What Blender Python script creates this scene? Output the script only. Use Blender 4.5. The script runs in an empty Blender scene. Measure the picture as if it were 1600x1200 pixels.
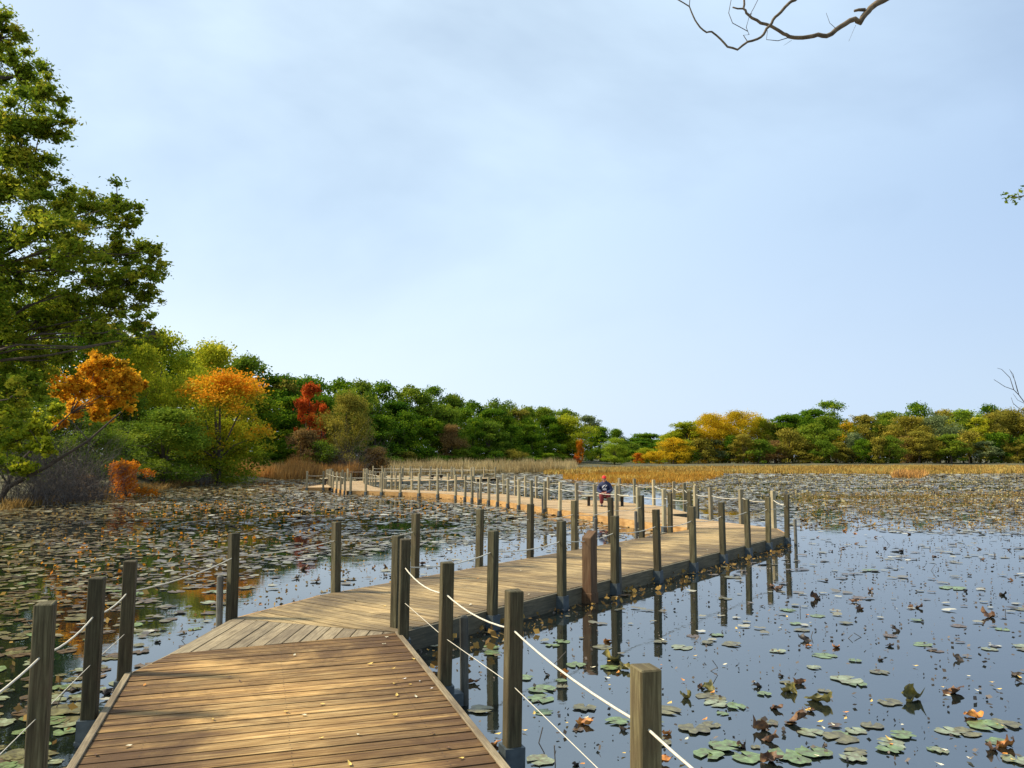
import bpy, bmesh, math, random
import numpy as np
from mathutils import Vector, Matrix
random.seed(7)
RNG = np.random.default_rng(11)
S = bpy.context.scene
COL = S.collection
R = math.radians

# ------------------------------------------------------------ camera, sky, sun
CAMZ = 2.02; DECK = 0.22; FPX = 1240.0; HOR = 714.0
PITCH = math.atan((HOR - 600) / FPX); CP, SP = math.cos(PITCH), math.sin(PITCH)
cam_d = bpy.data.cameras.new("camera"); cam = bpy.data.objects.new("camera", cam_d); COL.objects.link(cam)
cam_d.sensor_width = 36; cam_d.lens = 36 * FPX / 1600; cam_d.clip_start = .05; cam_d.clip_end = 3000
cam.location = (0, 0, CAMZ); cam.rotation_euler = (R(90) + PITCH, 0, 0)
S.camera = cam

SUN_AZ, SUN_EL = R(-84), R(44)            # azimuth measured from +Y towards +X
sd = Vector((math.sin(SUN_AZ) * math.cos(SUN_EL), math.cos(SUN_AZ) * math.cos(SUN_EL), math.sin(SUN_EL)))
sl = bpy.data.lights.new("sun", 'SUN'); sun = bpy.data.objects.new("sun", sl); COL.objects.link(sun)
sl.energy = 5.0; sl.angle = R(7); sl.color = (1.0, .87, .66)
sun.rotation_euler = sd.to_track_quat('Z', 'Y').to_euler(); sun.location = (-30, -10, 40)

W = bpy.data.worlds.new("World"); S.world = W; W.use_nodes = True
nt = W.node_tree; nt.nodes.clear(); N = nt.nodes.new; L = nt.links.new
out = N('ShaderNodeOutputWorld'); bg = N('ShaderNodeBackground'); L(bg.outputs[0], out.inputs[0])
sky = N('ShaderNodeTexSky'); sky.sky_type = 'NISHITA'; sky.sun_disc = False
sky.sun_elevation = SUN_EL; sky.sun_rotation = SUN_AZ; sky.altitude = 200
sky.air_density = 1.0; sky.dust_density = 1.6; sky.ozone_density = 1.2
bg.inputs[1].default_value = .12
tc = N('ShaderNodeTexCoord'); mp = N('ShaderNodeMapping'); L(tc.outputs['Generated'], mp.inputs[0])
mp.inputs['Scale'].default_value = (1.0, 1.0, 1.9); mp.inputs['Rotation'].default_value = (.25, .35, .4)
n1 = N('ShaderNodeTexNoise'); n1.inputs['Scale'].default_value = 1.3; n1.inputs['Detail'].default_value = 6; n1.inputs['Roughness'].default_value = .52; n1.inputs['Distortion'].default_value = .25
L(mp.outputs[0], n1.inputs[0])
rp = N('ShaderNodeValToRGB'); rp.color_ramp.elements[0].position = .38; rp.color_ramp.elements[1].position = .64
rp.color_ramp.elements[0].color = (.42, .42, .42, 1); rp.color_ramp.elements[1].color = (.85, .85, .85, 1)
L(n1.outputs[0], rp.inputs[0])
# thin cloud is brighter towards the sun
vd = N('ShaderNodeVectorMath'); vd.operation = 'DOT_PRODUCT'; L(tc.outputs['Generated'], vd.inputs[0]); vd.inputs[1].default_value = sd
mr = N('ShaderNodeMapRange'); mr.inputs['From Min'].default_value = -.4; mr.inputs['From Max'].default_value = .72
mr.inputs['To Min'].default_value = 0; mr.inputs['To Max'].default_value = 1; L(vd.outputs['Value'], mr.inputs[0])
cc = N('ShaderNodeMix'); cc.data_type = 'RGBA'; L(mr.outputs[0], cc.inputs[0])
cc.inputs[6].default_value = (2.35, 3.5, 5.6, 1); cc.inputs[7].default_value = (7.3, 8.8, 9.6, 1)
mx = N('ShaderNodeMix'); mx.data_type = 'RGBA'; L(rp.outputs[0], mx.inputs[0]); L(sky.outputs[0], mx.inputs[6]); L(cc.outputs[2], mx.inputs[7])
sx = N('ShaderNodeSeparateXYZ'); L(tc.outputs['Generated'], sx.inputs[0])
hz = N('ShaderNodeMapRange'); hz.interpolation_type = 'SMOOTHSTEP'; L(sx.outputs[2], hz.inputs[0]); hz.inputs['From Min'].default_value = 0; hz.inputs['From Max'].default_value = .32; hz.inputs['To Min'].default_value = .75; hz.inputs['To Max'].default_value = 0
m2 = N('ShaderNodeMix'); m2.data_type = 'RGBA'; L(hz.outputs[0], m2.inputs[0]); L(mx.outputs[2], m2.inputs[6]); hc = N('ShaderNodeMix'); hc.data_type = 'RGBA'; L(mr.outputs[0], hc.inputs[0]); hc.inputs[6].default_value = (4.1, 5.2, 6.6, 1); hc.inputs[7].default_value = (7.4, 8.1, 8.7, 1); L(hc.outputs[2], m2.inputs[7])   # pale air low over the horizon
L(m2.outputs[2], bg.inputs[0])
S.view_settings.view_transform = 'Standard'; S.view_settings.look = 'None'
S.view_settings.exposure = .3; S.view_settings.gamma = 1
S.render.engine = 'CYCLES'
S.cycles.max_bounces = 7; S.cycles.transparent_max_bounces = 4
S.cycles.use_denoising = True

# ------------------------------------------------------------ photograph pixel <-> world
def ray(x, y):
    u, v = x - 800, 600 - y
    return np.array([u, FPX * CP - v * SP, FPX * SP + v * CP])
def gp(x, y, z=DECK):                       # pixel -> point on the horizontal plane z
    d = ray(x, y); t = (z - CAMZ) / d[2]
    return np.array([d[0] * t, d[1] * t])
def at(x, y, D):                            # pixel at forward distance D -> point
    d = ray(x, y); t = D / d[1]
    return Vector((d[0] * t, D, CAMZ + d[2] * t))
def proj(X, Y, Z):
    z = Z - CAMZ; f = Y * CP + z * SP; v = -Y * SP + z * CP
    return 800 + FPX * X / f, 600 - FPX * v / f

# ------------------------------------------------------------ object helpers
def link(o, parent=None):
    COL.objects.link(o)
    if parent: o.parent = parent
    return o
def tag(o, label=None, cat=None, group=None, kind=None):
    if label: o['label'] = label
    if cat: o['category'] = cat
    if group: o['group'] = group
    if kind: o['kind'] = kind
    return o
def empty(name, loc=(0, 0, 0), rz=0):
    o = bpy.data.objects.new(name, None); o.location = loc; o.rotation_euler = (0, 0, rz); o.empty_display_size = .2
    return link(o)
def mesh_obj(name, verts, faces, mat, parent=None, smooth=False):
    me = bpy.data.meshes.new(name); me.from_pydata(verts, [], faces); me.update()
    if mat: me.materials.append(mat)
    if smooth: me.shade_smooth()
    o = bpy.data.objects.new(name, me)
    return link(o, parent)
class MB:
    """collects shapes into one mesh"""
    def __init__(s): s.v = []; s.f = []; s.uv = []; s.t = []
    def face_uv(s, idx, uv=None, t=.5): s.f.append(idx); s.uv.append(uv or [(0, 0)] * len(idx)); s.t.append(t)
    def prism(s, pts, z0, z1, ax=(1, 0), off=0., t=.5, bev=0):
        """vertical extrusion of a polygon; u runs along ax"""
        ax = np.array(ax, float); pe = np.array([-ax[1], ax[0]])
        b = len(s.v); n = len(pts)
        for z in (z0, z1):
            for p in pts: s.v.append((p[0], p[1], z))
        uv = [(float(np.dot(p, ax)), float(np.dot(p, pe)) + off) for p in pts]
        s.face_uv([b + n + i for i in range(n)], uv, t)
        s.face_uv([b + i for i in reversed(range(n))], uv[::-1], t)
        for i in range(n):
            j = (i + 1) % n
            s.face_uv([b + i, b + j, b + n + j, b + n + i], [uv[i], uv[j], (uv[j][0], uv[j][1] + (z1 - z0)), (uv[i][0], uv[i][1] + (z1 - z0))], t)
    def tube(s, pts, rad, n=6, t=.5):
        pts = [Vector(p) for p in pts]; m = len(pts)
        if not hasattr(rad, '__len__'): rad = [rad] * m
        b = len(s.v); up = Vector((0, 0, 1)); ln = 0
        for i, p in enumerate(pts):
            d = (pts[min(i + 1, m - 1)] - pts[max(i - 1, 0)])
            d = d.normalized() if d.length > 1e-9 else Vector((0, 0, 1))
            a = d.cross(up) if abs(d.z) < .95 else d.cross(Vector((1, 0, 0))); a.normalize(); c = d.cross(a)
            for k in range(n):
                an = 2 * math.pi * k / n
                s.v.append(tuple(p + (a * math.cos(an) + c * math.sin(an)) * rad[i]))
        for i in range(m - 1):
            l2 = ln + (pts[i + 1] - pts[i]).length
            for k in range(n):
                k2 = (k + 1) % n
                s.face_uv([b + i * n + k, b + (i + 1) * n + k, b + (i + 1) * n + k2, b + i * n + k2],
                          [(ln, k * .05), (l2, k * .05), (l2, k * .05 + .05), (ln, k * .05 + .05)], t)
            ln = l2
        s.face_uv([b + k for k in range(n)], None, t); s.face_uv([b + (m - 1) * n + k for k in reversed(range(n))], None, t)
    def box(s, c, sx, sy, sz, rz=0, t=.5):
        """vertical box, base centre c; u runs along the vertical"""
        ca, sa = math.cos(rz), math.sin(rz); b = len(s.v)
        for z in (0, sz):
            for x, y in ((-1, -1), (1, -1), (1, 1), (-1, 1)):
                X, Y = x * sx / 2, y * sy / 2
                s.v.append((c[0] + X * ca - Y * sa, c[1] + X * sa + Y * ca, c[2] + z))
        for i in range(4):
            j = (i + 1) % 4; w = sx if i % 2 == 0 else sy; o = i * .37
            s.face_uv([b + i, b + j, b + 4 + j, b + 4 + i], [(0, o), (0, o + w), (sz, o + w), (sz, o)], t)
        s.face_uv([b + 4, b + 5, b + 6, b + 7], [(0, 0), (sx, 0), (sx, sy), (0, sy)], t)
        s.face_uv([b + 3, b + 2, b + 1, b], [(0, 0), (sx, 0), (sx, sy), (0, sy)], t)
    def build(s, name, mat, parent=None, smooth=False, bevel=0):
        o = mesh_obj(name, s.v, s.f, mat, parent, smooth)
        me = o.data
        uvl = me.uv_layers.new(name="UVMap")
        flat = [c for u in s.uv for p in u for c in p]; uvl.data.foreach_set('uv', flat)
        a = me.attributes.new("tint", 'FLOAT', 'FACE'); a.data.foreach_set('value', s.t)
        if bevel:
            m = o.modifiers.new("bevel", 'BEVEL'); m.width = bevel; m.segments = 1; m.limit_method = 'ANGLE'
        return o
def polys(name, V, n, mat, tint=None, parent=None, smooth=False):
    """V: (faces, n, 3) array -> one mesh of separate n-gons with a per-face tint"""
    F = len(V); me = bpy.data.meshes.new(name)
    me.vertices.add(F * n); me.vertices.foreach_set('co', np.ascontiguousarray(V, dtype=np.float32).ravel())
    me.loops.add(F * n); me.loops.foreach_set('vertex_index', np.arange(F * n, dtype=np.int32))
    me.polygons.add(F); me.polygons.foreach_set('loop_start', np.arange(0, F * n, n, dtype=np.int32))
    me.polygons.foreach_set('loop_total', np.full(F, n, dtype=np.int32))
    if tint is not None:
        a = me.attributes.new("tint", 'FLOAT', 'FACE'); a.data.foreach_set('value', np.asarray(tint, dtype=np.float32))
    me.update(calc_edges=True)
    if mat: me.materials.append(mat)
    o = bpy.data.objects.new(name, me)
    return link(o, parent)

# ------------------------------------------------------------ materials
def new_mat(name):
    m = bpy.data.materials.new(name); m.use_nodes = True; t = m.node_tree
    b = t.nodes['Principled BSDF']
    return m, t, b
def ramp(t, stops, fac=None):
    r = t.nodes.new('ShaderNodeValToRGB'); e = r.color_ramp.elements
    e[0].position, e[0].color = stops[0][0], (*stops[0][1], 1); e[1].position, e[1].color = stops[-1][0], (*stops[-1][1], 1)
    for p, c in stops[1:-1]:
        k = e.new(p); k.color = (*c, 1)
    if fac is not None: t.links.new(fac, r.inputs[0])
    return r
def noise(t, vec, scale, detail=4, rough=.55, dist=0):
    n = t.nodes.new('ShaderNodeTexNoise'); n.inputs['Scale'].default_value = scale; n.inputs['Detail'].default_value = detail
    n.inputs['Roughness'].default_value = rough; n.inputs['Distortion'].default_value = dist
    if vec is not None: t.links.new(vec, n.inputs['Vector'])
    return n
def mapping(t, vec, sc):
    m = t.nodes.new('ShaderNodeMapping'); m.inputs['Scale'].default_value = sc; t.links.new(vec, m.inputs[0]); return m.outputs[0]
def mixc(t, a, b, fac, mode='MIX'):
    m = t.nodes.new('ShaderNodeMix'); m.data_type = 'RGBA'; m.blend_type = mode
    for i, s in ((0, fac), (6, a), (7, b)):
        if hasattr(s, 'is_linked'): t.links.new(s, m.inputs[i])
        elif i == 0: m.inputs[0].default_value = s
        else: m.inputs[i].default_value = (*s, 1)
    return m.outputs[2]
def bump(t, b, h, strength, dist=.01):
    k = t.nodes.new('ShaderNodeBump'); k.inputs['Strength'].default_value = strength; k.inputs['Distance'].default_value = dist
    t.links.new(h, k.inputs['Height']); t.links.new(k.outputs[0], b.inputs['Normal'])
def simple(name, col, rough=.7, var=.25, scale=8, metal=0):
    m, t, b = new_mat(name)
    tcn = t.nodes.new('ShaderNodeTexCoord'); n = noise(t, tcn.outputs['Object'], scale)
    r = ramp(t, [(.3, tuple(c * (1 - var) for c in col)), (.7, tuple(min(1, c * (1 + var)) for c in col))], n.outputs[0])
    t.links.new(r.outputs[0], b.inputs['Base Color']); b.inputs['Roughness'].default_value = rough; b.inputs['Metallic'].default_value = metal
    return m
def wood(name, dark, mid, light, stain=(.10, .04, .02), stain_amt=.5, grain=.35, big=.9, rough=.75, spec=.18, wear=None):
    """weathered plank: u along the grain, tint per plank, stains in world space"""
    m, t, b = new_mat(name)
    uv = t.nodes.new('ShaderNodeUVMap'); geo = t.nodes.new('ShaderNodeNewGeometry')
    at_ = t.nodes.new('ShaderNodeAttribute'); at_.attribute_name = 'tint'
    g = noise(t, mapping(t, uv.outputs[0], (1.6, 26, 1)), 1.6, 6, .62, .4)
    g2 = noise(t, mapping(t, uv.outputs[0], (5, 110, 1)), 1.0, 3, .6)
    base = ramp(t, [(.26, dark), (.5, mid), (.74, light)], g.outputs[0]).outputs[0]
    fine = ramp(t, [(.35, (.62, .6, .58)), (.62, (1, 1, 1))], g2.outputs[0]).outputs[0]
    c = mixc(t, base, fine, .75, 'MULTIPLY')
    pt = ramp(t, [(0, (.66, .62, .58)), (.5, (.95, .95, .95)), (1, (1.25, 1.2, 1.12))], at_.outputs['Fac']).outputs[0]
    c = mixc(t, c, pt, grain * 2, 'MULTIPLY')
    s = noise(t, geo.outputs['Position'], big, 6, .66, .7)
    sf = ramp(t, [(.45, (0, 0, 0)), (.62, (stain_amt,) * 3)], s.outputs[0])
    c = mixc(t, c, stain, sf.outputs[0])
    st = noise(t, mapping(t, uv.outputs[0], (.7, 4.5, 1)), 1.3, 5, .65, .5)
    if wear:       # the trodden middle stays pale, the edges hold dirt and damp
        sp = t.nodes.new('ShaderNodeSeparateXYZ'); t.links.new(uv.outputs[0], sp.inputs[0])
        q = t.nodes.new('ShaderNodeMath'); q.operation = 'SUBTRACT'; t.links.new(sp.outputs[0], q.inputs[0]); q.inputs[1].default_value = wear[0]
        q2 = t.nodes.new('ShaderNodeMath'); q2.operation = 'ABSOLUTE'; t.links.new(q.outputs[0], q2.inputs[0])
        q3 = t.nodes.new('ShaderNodeMath'); q3.operation = 'MULTIPLY_ADD'; t.links.new(q2.outputs[0], q3.inputs[0]); q3.inputs[1].default_value = .30 / wear[1]; t.links.new(st.outputs[0], q3.inputs[2])
        wf = ramp(t, [(.56, (0, 0, 0)), (.82, (wear[2],) * 3)], q3.outputs[0]); c = mixc(t, c, tuple(k * 1.3 for k in stain), wf.outputs[0])
    else:
        wf = ramp(t, [(.5, (0, 0, 0)), (.75, (stain_amt * .7,) * 3)], st.outputs[0]); c = mixc(t, c, stain, wf.outputs[0])
    oi = t.nodes.new('ShaderNodeObjectInfo'); ov = ramp(t, [(0, (.62, .64, .62)), (.5, (.95, .93, .9)), (1, (1.25, 1.2, 1.1))], oi.outputs['Random'])
    if big > 1.9: c = mixc(t, c, ov.outputs[0], 1.0, 'MULTIPLY')
    t.links.new(c, b.inputs['Base Color']); b.inputs['Roughness'].default_value = rough
    b.inputs['Specular IOR Level'].default_value = spec
    bump(t, b, g2.outputs[0], .5, .004)
    return m
def leafmat(name, stops, trans=.35, rough=.7, spec=.06):
    m, t, b = new_mat(name)
    at_ = t.nodes.new('ShaderNodeAttribute'); at_.attribute_name = 'tint'
    oi = t.nodes.new('ShaderNodeObjectInfo')
    ma = t.nodes.new('ShaderNodeMath'); ma.operation = 'MULTIPLY_ADD'; t.links.new(oi.outputs['Random'], ma.inputs[0]); ma.inputs[1].default_value = .16
    t.links.new(at_.outputs['Fac'], ma.inputs[2])
    r = ramp(t, stops, ma.outputs[0])
    t.links.new(r.outputs[0], b.inputs['Base Color']); b.inputs['Roughness'].default_value = rough; b.inputs['Specular IOR Level'].default_value = spec
    if trans:
        tr = t.nodes.new('ShaderNodeBsdfTranslucent'); t.links.new(r.outputs[0], tr.inputs[0])
        mx_ = t.nodes.new('ShaderNodeMixShader'); mx_.inputs[0].default_value = trans
        t.links.new(b.outputs[0], mx_.inputs[1]); t.links.new(tr.outputs[0], mx_.inputs[2])
        t.links.new(mx_.outputs[0], t.nodes['Material Output'].inputs['Surface'])
    return m
M = {}
_a = gp(785, 1200); _p = np.array([math.cos(R(-17.6)), -math.sin(R(-17.6))]); WEAR_A = float(np.dot(_a, _p)) - 1.18
_a = gp(617, 988); _p = np.array([math.cos(R(36.3)), -math.sin(R(36.3))]); WEAR_B = float(np.dot(_a, _p)) - 1.18
M['deck_near'] = wood('deck_near', (.12, .056, .026), (.44, .275, .105), (.77, .56, .26), (.062, .034, .017), .8, .5, .8, wear=(WEAR_A, 1.18, .92))
M['deck_grey'] = wood('deck_grey', (.15, .12, .075), (.33, .27, .17), (.46, .38, .24), (.12, .09, .06), .6, .35, 1.2)
M['deck_mid'] = wood('deck_mid', (.14, .10, .05), (.46, .335, .16), (.74, .565, .29), (.08, .06, .038), .7, .4, .8, wear=(WEAR_B, 1.18, .8))
M['deck_far'] = wood('deck_far', (.38, .26, .14), (.58, .42, .23), (.70, .53, .31), (.30, .20, .11), .5, .3, .8)
M['fascia_shade_tone'] = wood('fascia_shade_tone', (.09, .08, .05), (.16, .14, .09), (.25, .21, .13), (.05, .05, .04), .6, .3, 1.5)  # boards facing away from the sun: their shade is put into the colour
M['fascia_sunlit_tone'] = wood('fascia_sunlit_tone', (.30, .16, .06), (.54, .32, .12), (.66, .45, .21), (.22, .10, .03), .5, .3, 1.5)  # same boards on sunny edges: the sunlight is put into the orange colour
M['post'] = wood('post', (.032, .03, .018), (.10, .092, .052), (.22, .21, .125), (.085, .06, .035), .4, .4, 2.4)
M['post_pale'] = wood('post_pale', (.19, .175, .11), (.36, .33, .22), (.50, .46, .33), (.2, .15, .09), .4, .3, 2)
M['post_brown'] = wood('post_brown', (.05, .033, .02), (.12, .075, .043), (.19, .125, .075), (.09, .04, .02), .6, .3, 3)
M['pile'] = wood('pile', (.10, .10, .09), (.17, .17, .15), (.24, .23, .2), (.07, .06, .05), .5, .3, 3)
M['screw'] = simple('screw_heads', (.05, .035, .025), .6)
M['steel'] = simple('galvanised_steel', (.075, .095, .105), .55, .3, 12, .4)
M['rope'] = simple('rope', (.58, .54, .43), .8, .15, 60)
M['bark'] = simple('bark', (.075, .055, .038), .9, .4, 6)
M['bark_pale'] = simple('bark_branch', (.13, .095, .055), .85, .5, 30)  # paler brown bark for the branches
M['twig'] = simple('twig', (.10, .085, .07), .9, .3, 5)
M['twig_grey'] = leafmat('twig_grey', [(0, (.06, .05, .042)), (1, (.16, .135, .115))], 0)
M['bench'] = wood('bench', (.42, .38, .26), (.60, .55, .38), (.7, .64, .46), (.3, .25, .16), .3, .2, 3)
M['bench_leg'] = simple('bench_leg', (.03, .025, .02), .8)
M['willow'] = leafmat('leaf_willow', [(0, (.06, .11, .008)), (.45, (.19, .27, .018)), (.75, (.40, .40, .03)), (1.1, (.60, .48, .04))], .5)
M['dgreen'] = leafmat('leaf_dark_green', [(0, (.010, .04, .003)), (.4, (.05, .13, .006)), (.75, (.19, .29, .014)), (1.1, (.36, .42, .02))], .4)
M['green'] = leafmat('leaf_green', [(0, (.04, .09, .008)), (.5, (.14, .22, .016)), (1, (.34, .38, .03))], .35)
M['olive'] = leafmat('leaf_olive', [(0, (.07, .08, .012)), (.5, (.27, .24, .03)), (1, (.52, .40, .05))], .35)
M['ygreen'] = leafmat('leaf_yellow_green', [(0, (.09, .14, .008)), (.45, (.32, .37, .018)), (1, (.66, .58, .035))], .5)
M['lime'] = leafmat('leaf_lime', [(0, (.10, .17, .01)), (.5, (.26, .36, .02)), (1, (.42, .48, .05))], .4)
M['yellow'] = leafmat('leaf_yellow', [(0, (.20, .17, .01)), (.5, (.55, .39, .015)), (1, (.78, .50, .02))], .4)
M['orange'] = leafmat('leaf_orange', [(0, (.26, .10, .012)), (.5, (.60, .20, .012)), (1, (.78, .32, .015))], .4)
M['orange2'] = leafmat('leaf_orange_gold', [(0, (.20, .16, .012)), (.3, (.52, .28, .015)), (.6, (.76, .36, .018)), (1, (.85, .56, .03))], .5)
M['turning'] = leafmat('leaf_turning', [(0, (.05, .10, .008)), (.42, (.22, .26, .015)), (.7, (.62, .42, .02)), (1, (.80, .33, .015))], .4)
M['red'] = leafmat('leaf_red', [(0, (.10, .07, .012)), (.3, (.42, .08, .015)), (.65, (.66, .12, .018)), (1, (.72, .30, .03))], .4)
M['brown'] = leafmat('leaf_brown', [(0, (.09, .055, .025)), (.5, (.24, .15, .05)), (1, (.40, .25, .07))], .3)
M['marsh'] = leafmat('marsh_leaf', [(0, (.10, .06, .03)), (.5, (.24, .18, .08)), (1, (.38, .33, .17))], .2)
M['sage'] = leafmat('leaf_sage', [(0, (.06, .085, .03)), (.5, (.17, .22, .08)), (1, (.34, .38, .16))], .3)
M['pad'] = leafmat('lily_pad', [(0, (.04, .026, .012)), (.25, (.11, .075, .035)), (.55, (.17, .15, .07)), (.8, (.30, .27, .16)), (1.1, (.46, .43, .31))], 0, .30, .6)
M['reed'] = leafmat('reed', [(0, (.26, .15, .06)), (.4, (.58, .31, .09)), (.75, (.75, .42, .12)), (1.1, (.8, .6, .27))], .3)
M['reed_pale'] = leafmat('reed_pale', [(0, (.22, .15, .07)), (.5, (.44, .34, .16)), (1.1, (.62, .52, .28))], .3)
M['sedge'] = leafmat('sedge', [(0, (.22, .10, .015)), (.5, (.46, .22, .03)), (1.1, (.55, .38, .08))], .3)
M['sedge_green'] = leafmat('sedge_green', [(0, (.15, .10, .025)), (.45, (.42, .25, .06)), (.8, (.50, .38, .10)), (1.1, (.56, .46, .18))], .3)

# ------------------------------------------------------------ water, terrain
LAKE = np.array([tuple(gp(x, y, 0)) for x, y in
    [(0, 797), (90, 783), (200, 768), (330, 754), (450, 749), (600, 742.5), (750, 737.5), (900, 734.5), (1000, 732), (1150, 730.5), (1350, 729.5), (1600, 729.5)]]
    + [(150, 90), (120, 10), (40, -6), (14, -1.5), (9, 1.5), (6, -1), (3.4, -4.2), (-6, -4.4), (-21, -3), (-22, 16)])
def inside(P, poly):
    x, y = P[:, 0], P[:, 1]; r = np.zeros(len(P), bool); n = len(poly)
    for i in range(n):
        x1, y1 = poly[i]; x2, y2 = poly[(i + 1) % n]
        c = ((y1 > y) != (y2 > y)) & (x < (x2 - x1) * (y - y1) / (y2 - y1 + 1e-12) + x1)
        r ^= c
    return r
def sdist(P, poly):
    d = np.full(len(P), 1e9); n = len(poly)
    for i in range(n):
        a = np.array(poly[i]); b = np.array(poly[(i + 1) % n]); ab = b - a
        t = np.clip(((P - a) @ ab) / (ab @ ab), 0, 1)
        d = np.minimum(d, np.hypot(*(P - a - t[:, None] * ab).T))
    return np.where(inside(P, poly), -d, d)
def ground_z(P):
    P = np.atleast_2d(np.array(P, float)); d = sdist(P, LAKE)
    z = np.clip(d * .22, -1.2, .55) + np.clip((d - 8) * .03, 0, 1.6) * (P[:, 0] < 20)
    return z + .12 * np.sin(P[:, 0] * .31) * np.sin(P[:, 1] * .27) * (d > 2)
gx = np.concatenate([[-1500, -600], np.arange(-170, 260, 3.), [700, 1500]]); gy = np.concatenate([[-1500, -400], np.arange(-60, 380, 3.), [900, 2500]])
GX, GY = np.meshgrid(gx, gy); GP = np.stack([GX.ravel(), GY.ravel()], 1); GZ = ground_z(GP)
nx, ny = len(gx), len(gy); idx = np.arange(nx * ny).reshape(ny, nx)
fc = np.stack([idx[:-1, :-1], idx[:-1, 1:], idx[1:, 1:], idx[1:, :-1]], -1).reshape(-1, 4)
m, t, b = new_mat('ground_soil'); geo = t.nodes.new('ShaderNodeNewGeometry')
n = noise(t, geo.outputs['Position'], .35, 6, .7)
t.links.new(ramp(t, [(.35, (.045, .04, .018)), (.55, (.09, .085, .03)), (.7, (.17, .12, .05))], n.outputs[0]).outputs[0], b.inputs['Base Color']); b.inputs['Roughness'].default_value = .95
tag(mesh_obj('ground', np.column_stack([GP, GZ]).tolist(), fc.tolist(), m, smooth=True), kind='structure')
m, t, b = new_mat('lake_water'); geo = t.nodes.new('ShaderNodeNewGeometry')
b.inputs['Base Color'].default_value = (.008, .012, .010, 1); b.inputs['IOR'].default_value = 3.4
t.links.new(ramp(t, [(.45, (.012,) * 3), (.75, (.11,) * 3)], noise(t, geo.outputs['Position'], .5, 5, .7).outputs[0]).outputs[0], b.inputs['Roughness'])
w1 = noise(t, mapping(t, geo.outputs['Position'], (1, 1.6, 1)), 1.3, 3, .5); w2 = noise(t, geo.outputs['Position'], 9, 2, .5)
bump(t, b, mixc(t, w1.outputs[0], w2.outputs[0], .25), .12, .012)
tag(mesh_obj('water', [(-400, -60, 0), (500, -60, 0), (500, 500, 0), (-400, 500, 0)], [(0, 1, 2, 3)], m), kind='structure')

# ------------------------------------------------------------ boardwalk
def clip(poly, n, c):            # keep n.p <= c
    o = []; k = len(poly)
    for i in range(k):
        a, b_ = poly[i], poly[(i + 1) % k]; da, db = np.dot(n, a) - c, np.dot(n, b_) - c
        if da <= 0: o.append(a)
        if (da < 0 < db) or (db < 0 < da): o.append(a + (b_ - a) * da / (da - db))
    return o
def decking(mb, poly, ax, w=.14, gap=.019):
    ax = np.array(ax, float) / np.hypot(*ax); pe = np.array([ax[1], -ax[0]]); poly = [np.array(p, float) for p in poly]
    ds = [np.dot(p, ax) for p in poly]; s = min(ds) + .001
    while s < max(ds):
        q = clip(clip(poly, ax, s + w - gap), -ax, -s)
        if len(q) > 2:
            area = .5 * sum(q[i][0] * q[(i + 1) % len(q)][1] - q[(i + 1) % len(q)][0] * q[i][1] for i in range(len(q)))
            if area < 0: q = q[::-1]
            if abs(area) > 4e-4:
                dz = random.uniform(-.0025, .0025)
                mb.prism(q, DECK - .036 + dz, DECK + dz, pe, random.uniform(0, 40), random.random())
        s += w
SCREW = None
def screws(name, poly_in, lines, ax, root, w=.14):
    V = []
    for a, b_ in lines:
        d = b_ - a; Ln = np.hypot(*d); d /= Ln; s0 = np.dot(a, ax); base = min(np.dot(np.array(p), ax) for p in poly_in) + .001
        k = math.ceil((s0 - base) / w)
        while base + k * w < np.dot(b_, ax):
            for o_ in (.03, .092):
                t_ = (base + k * w + o_ - s0) / np.dot(d, ax)
                if 0 < t_ < Ln:
                    c = a + d * t_ + np.array([random.uniform(-.006, .006), 0]); V.append([(c[0] + .0042 * math.cos(q), c[1] + .0042 * math.sin(q), DECK + .0032) for q in np.linspace(0, 2 * math.pi, 6, endpoint=False)])
            k += 1
    tag(polys(name, np.array(V), 6, M['screw'], None, root), kind='stuff')
def beam(mb, a, b_, out, z0, z1, w=.045, inset=0.):
    a, b_ = np.array(a), np.array(b_); d = (b_ - a) / np.hypot(*(b_ - a)); o = np.array([d[1], -d[0]]) * out
    a0, b0 = a + o * inset, b_ + o * inset
    q = [a0, b0, b0 + o * w, a0 + o * w]
    if out > 0: q = q[::-1]
    mb.prism(q, z0, z1, d, random.uniform(0, 30), random.uniform(.3, .7))
def azv(deg): return np.array([math.sin(R(deg)), math.cos(R(deg))])
# the shared post mesh: origin at deck level
def post_mesh(name, w, h, mat, seed):
    mb = MB(); mb.box((0, 0, -.40), w, w, h + .40, 0, .5)
    for v in range(4, 8):
        x, y, z = mb.v[v]; mb.v[v] = (x, y, z + random.uniform(-.006, .006))
    for i in range(len(mb.t)): mb.t[i] = random.Random(seed).random()
    mb.uv = [[(u, v_ + seed * 3.3) for u, v_ in f] for f in mb.uv]
    o = mb.build(name, mat, None, bevel=.006)
    me = o.data; bpy.data.objects.remove(o); return me
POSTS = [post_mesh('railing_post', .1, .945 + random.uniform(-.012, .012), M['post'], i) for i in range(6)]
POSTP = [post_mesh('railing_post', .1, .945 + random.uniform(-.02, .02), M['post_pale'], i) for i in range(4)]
def part(name, me, parent, loc, rz=0, bev=0):
    o = bpy.data.objects.new(name, me); link(o, parent); o.location = loc; o.rotation_euler = (random.uniform(-.016, .016), random.uniform(-.016, .016), rz + random.uniform(-.06, .06))
    if bev: mo = o.modifiers.new("bevel", 'BEVEL'); mo.width = bev; mo.segments = 1
    return o
mb = MB(); mb.box((0, 0, -.34), .135, .135, .30, 0); mb.box((0.0, 0, -.20), .15, .15, .02, 0)
_b = mb.build('bracket', M['steel']); BRK = _b.data; bpy.data.objects.remove(_b)
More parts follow.
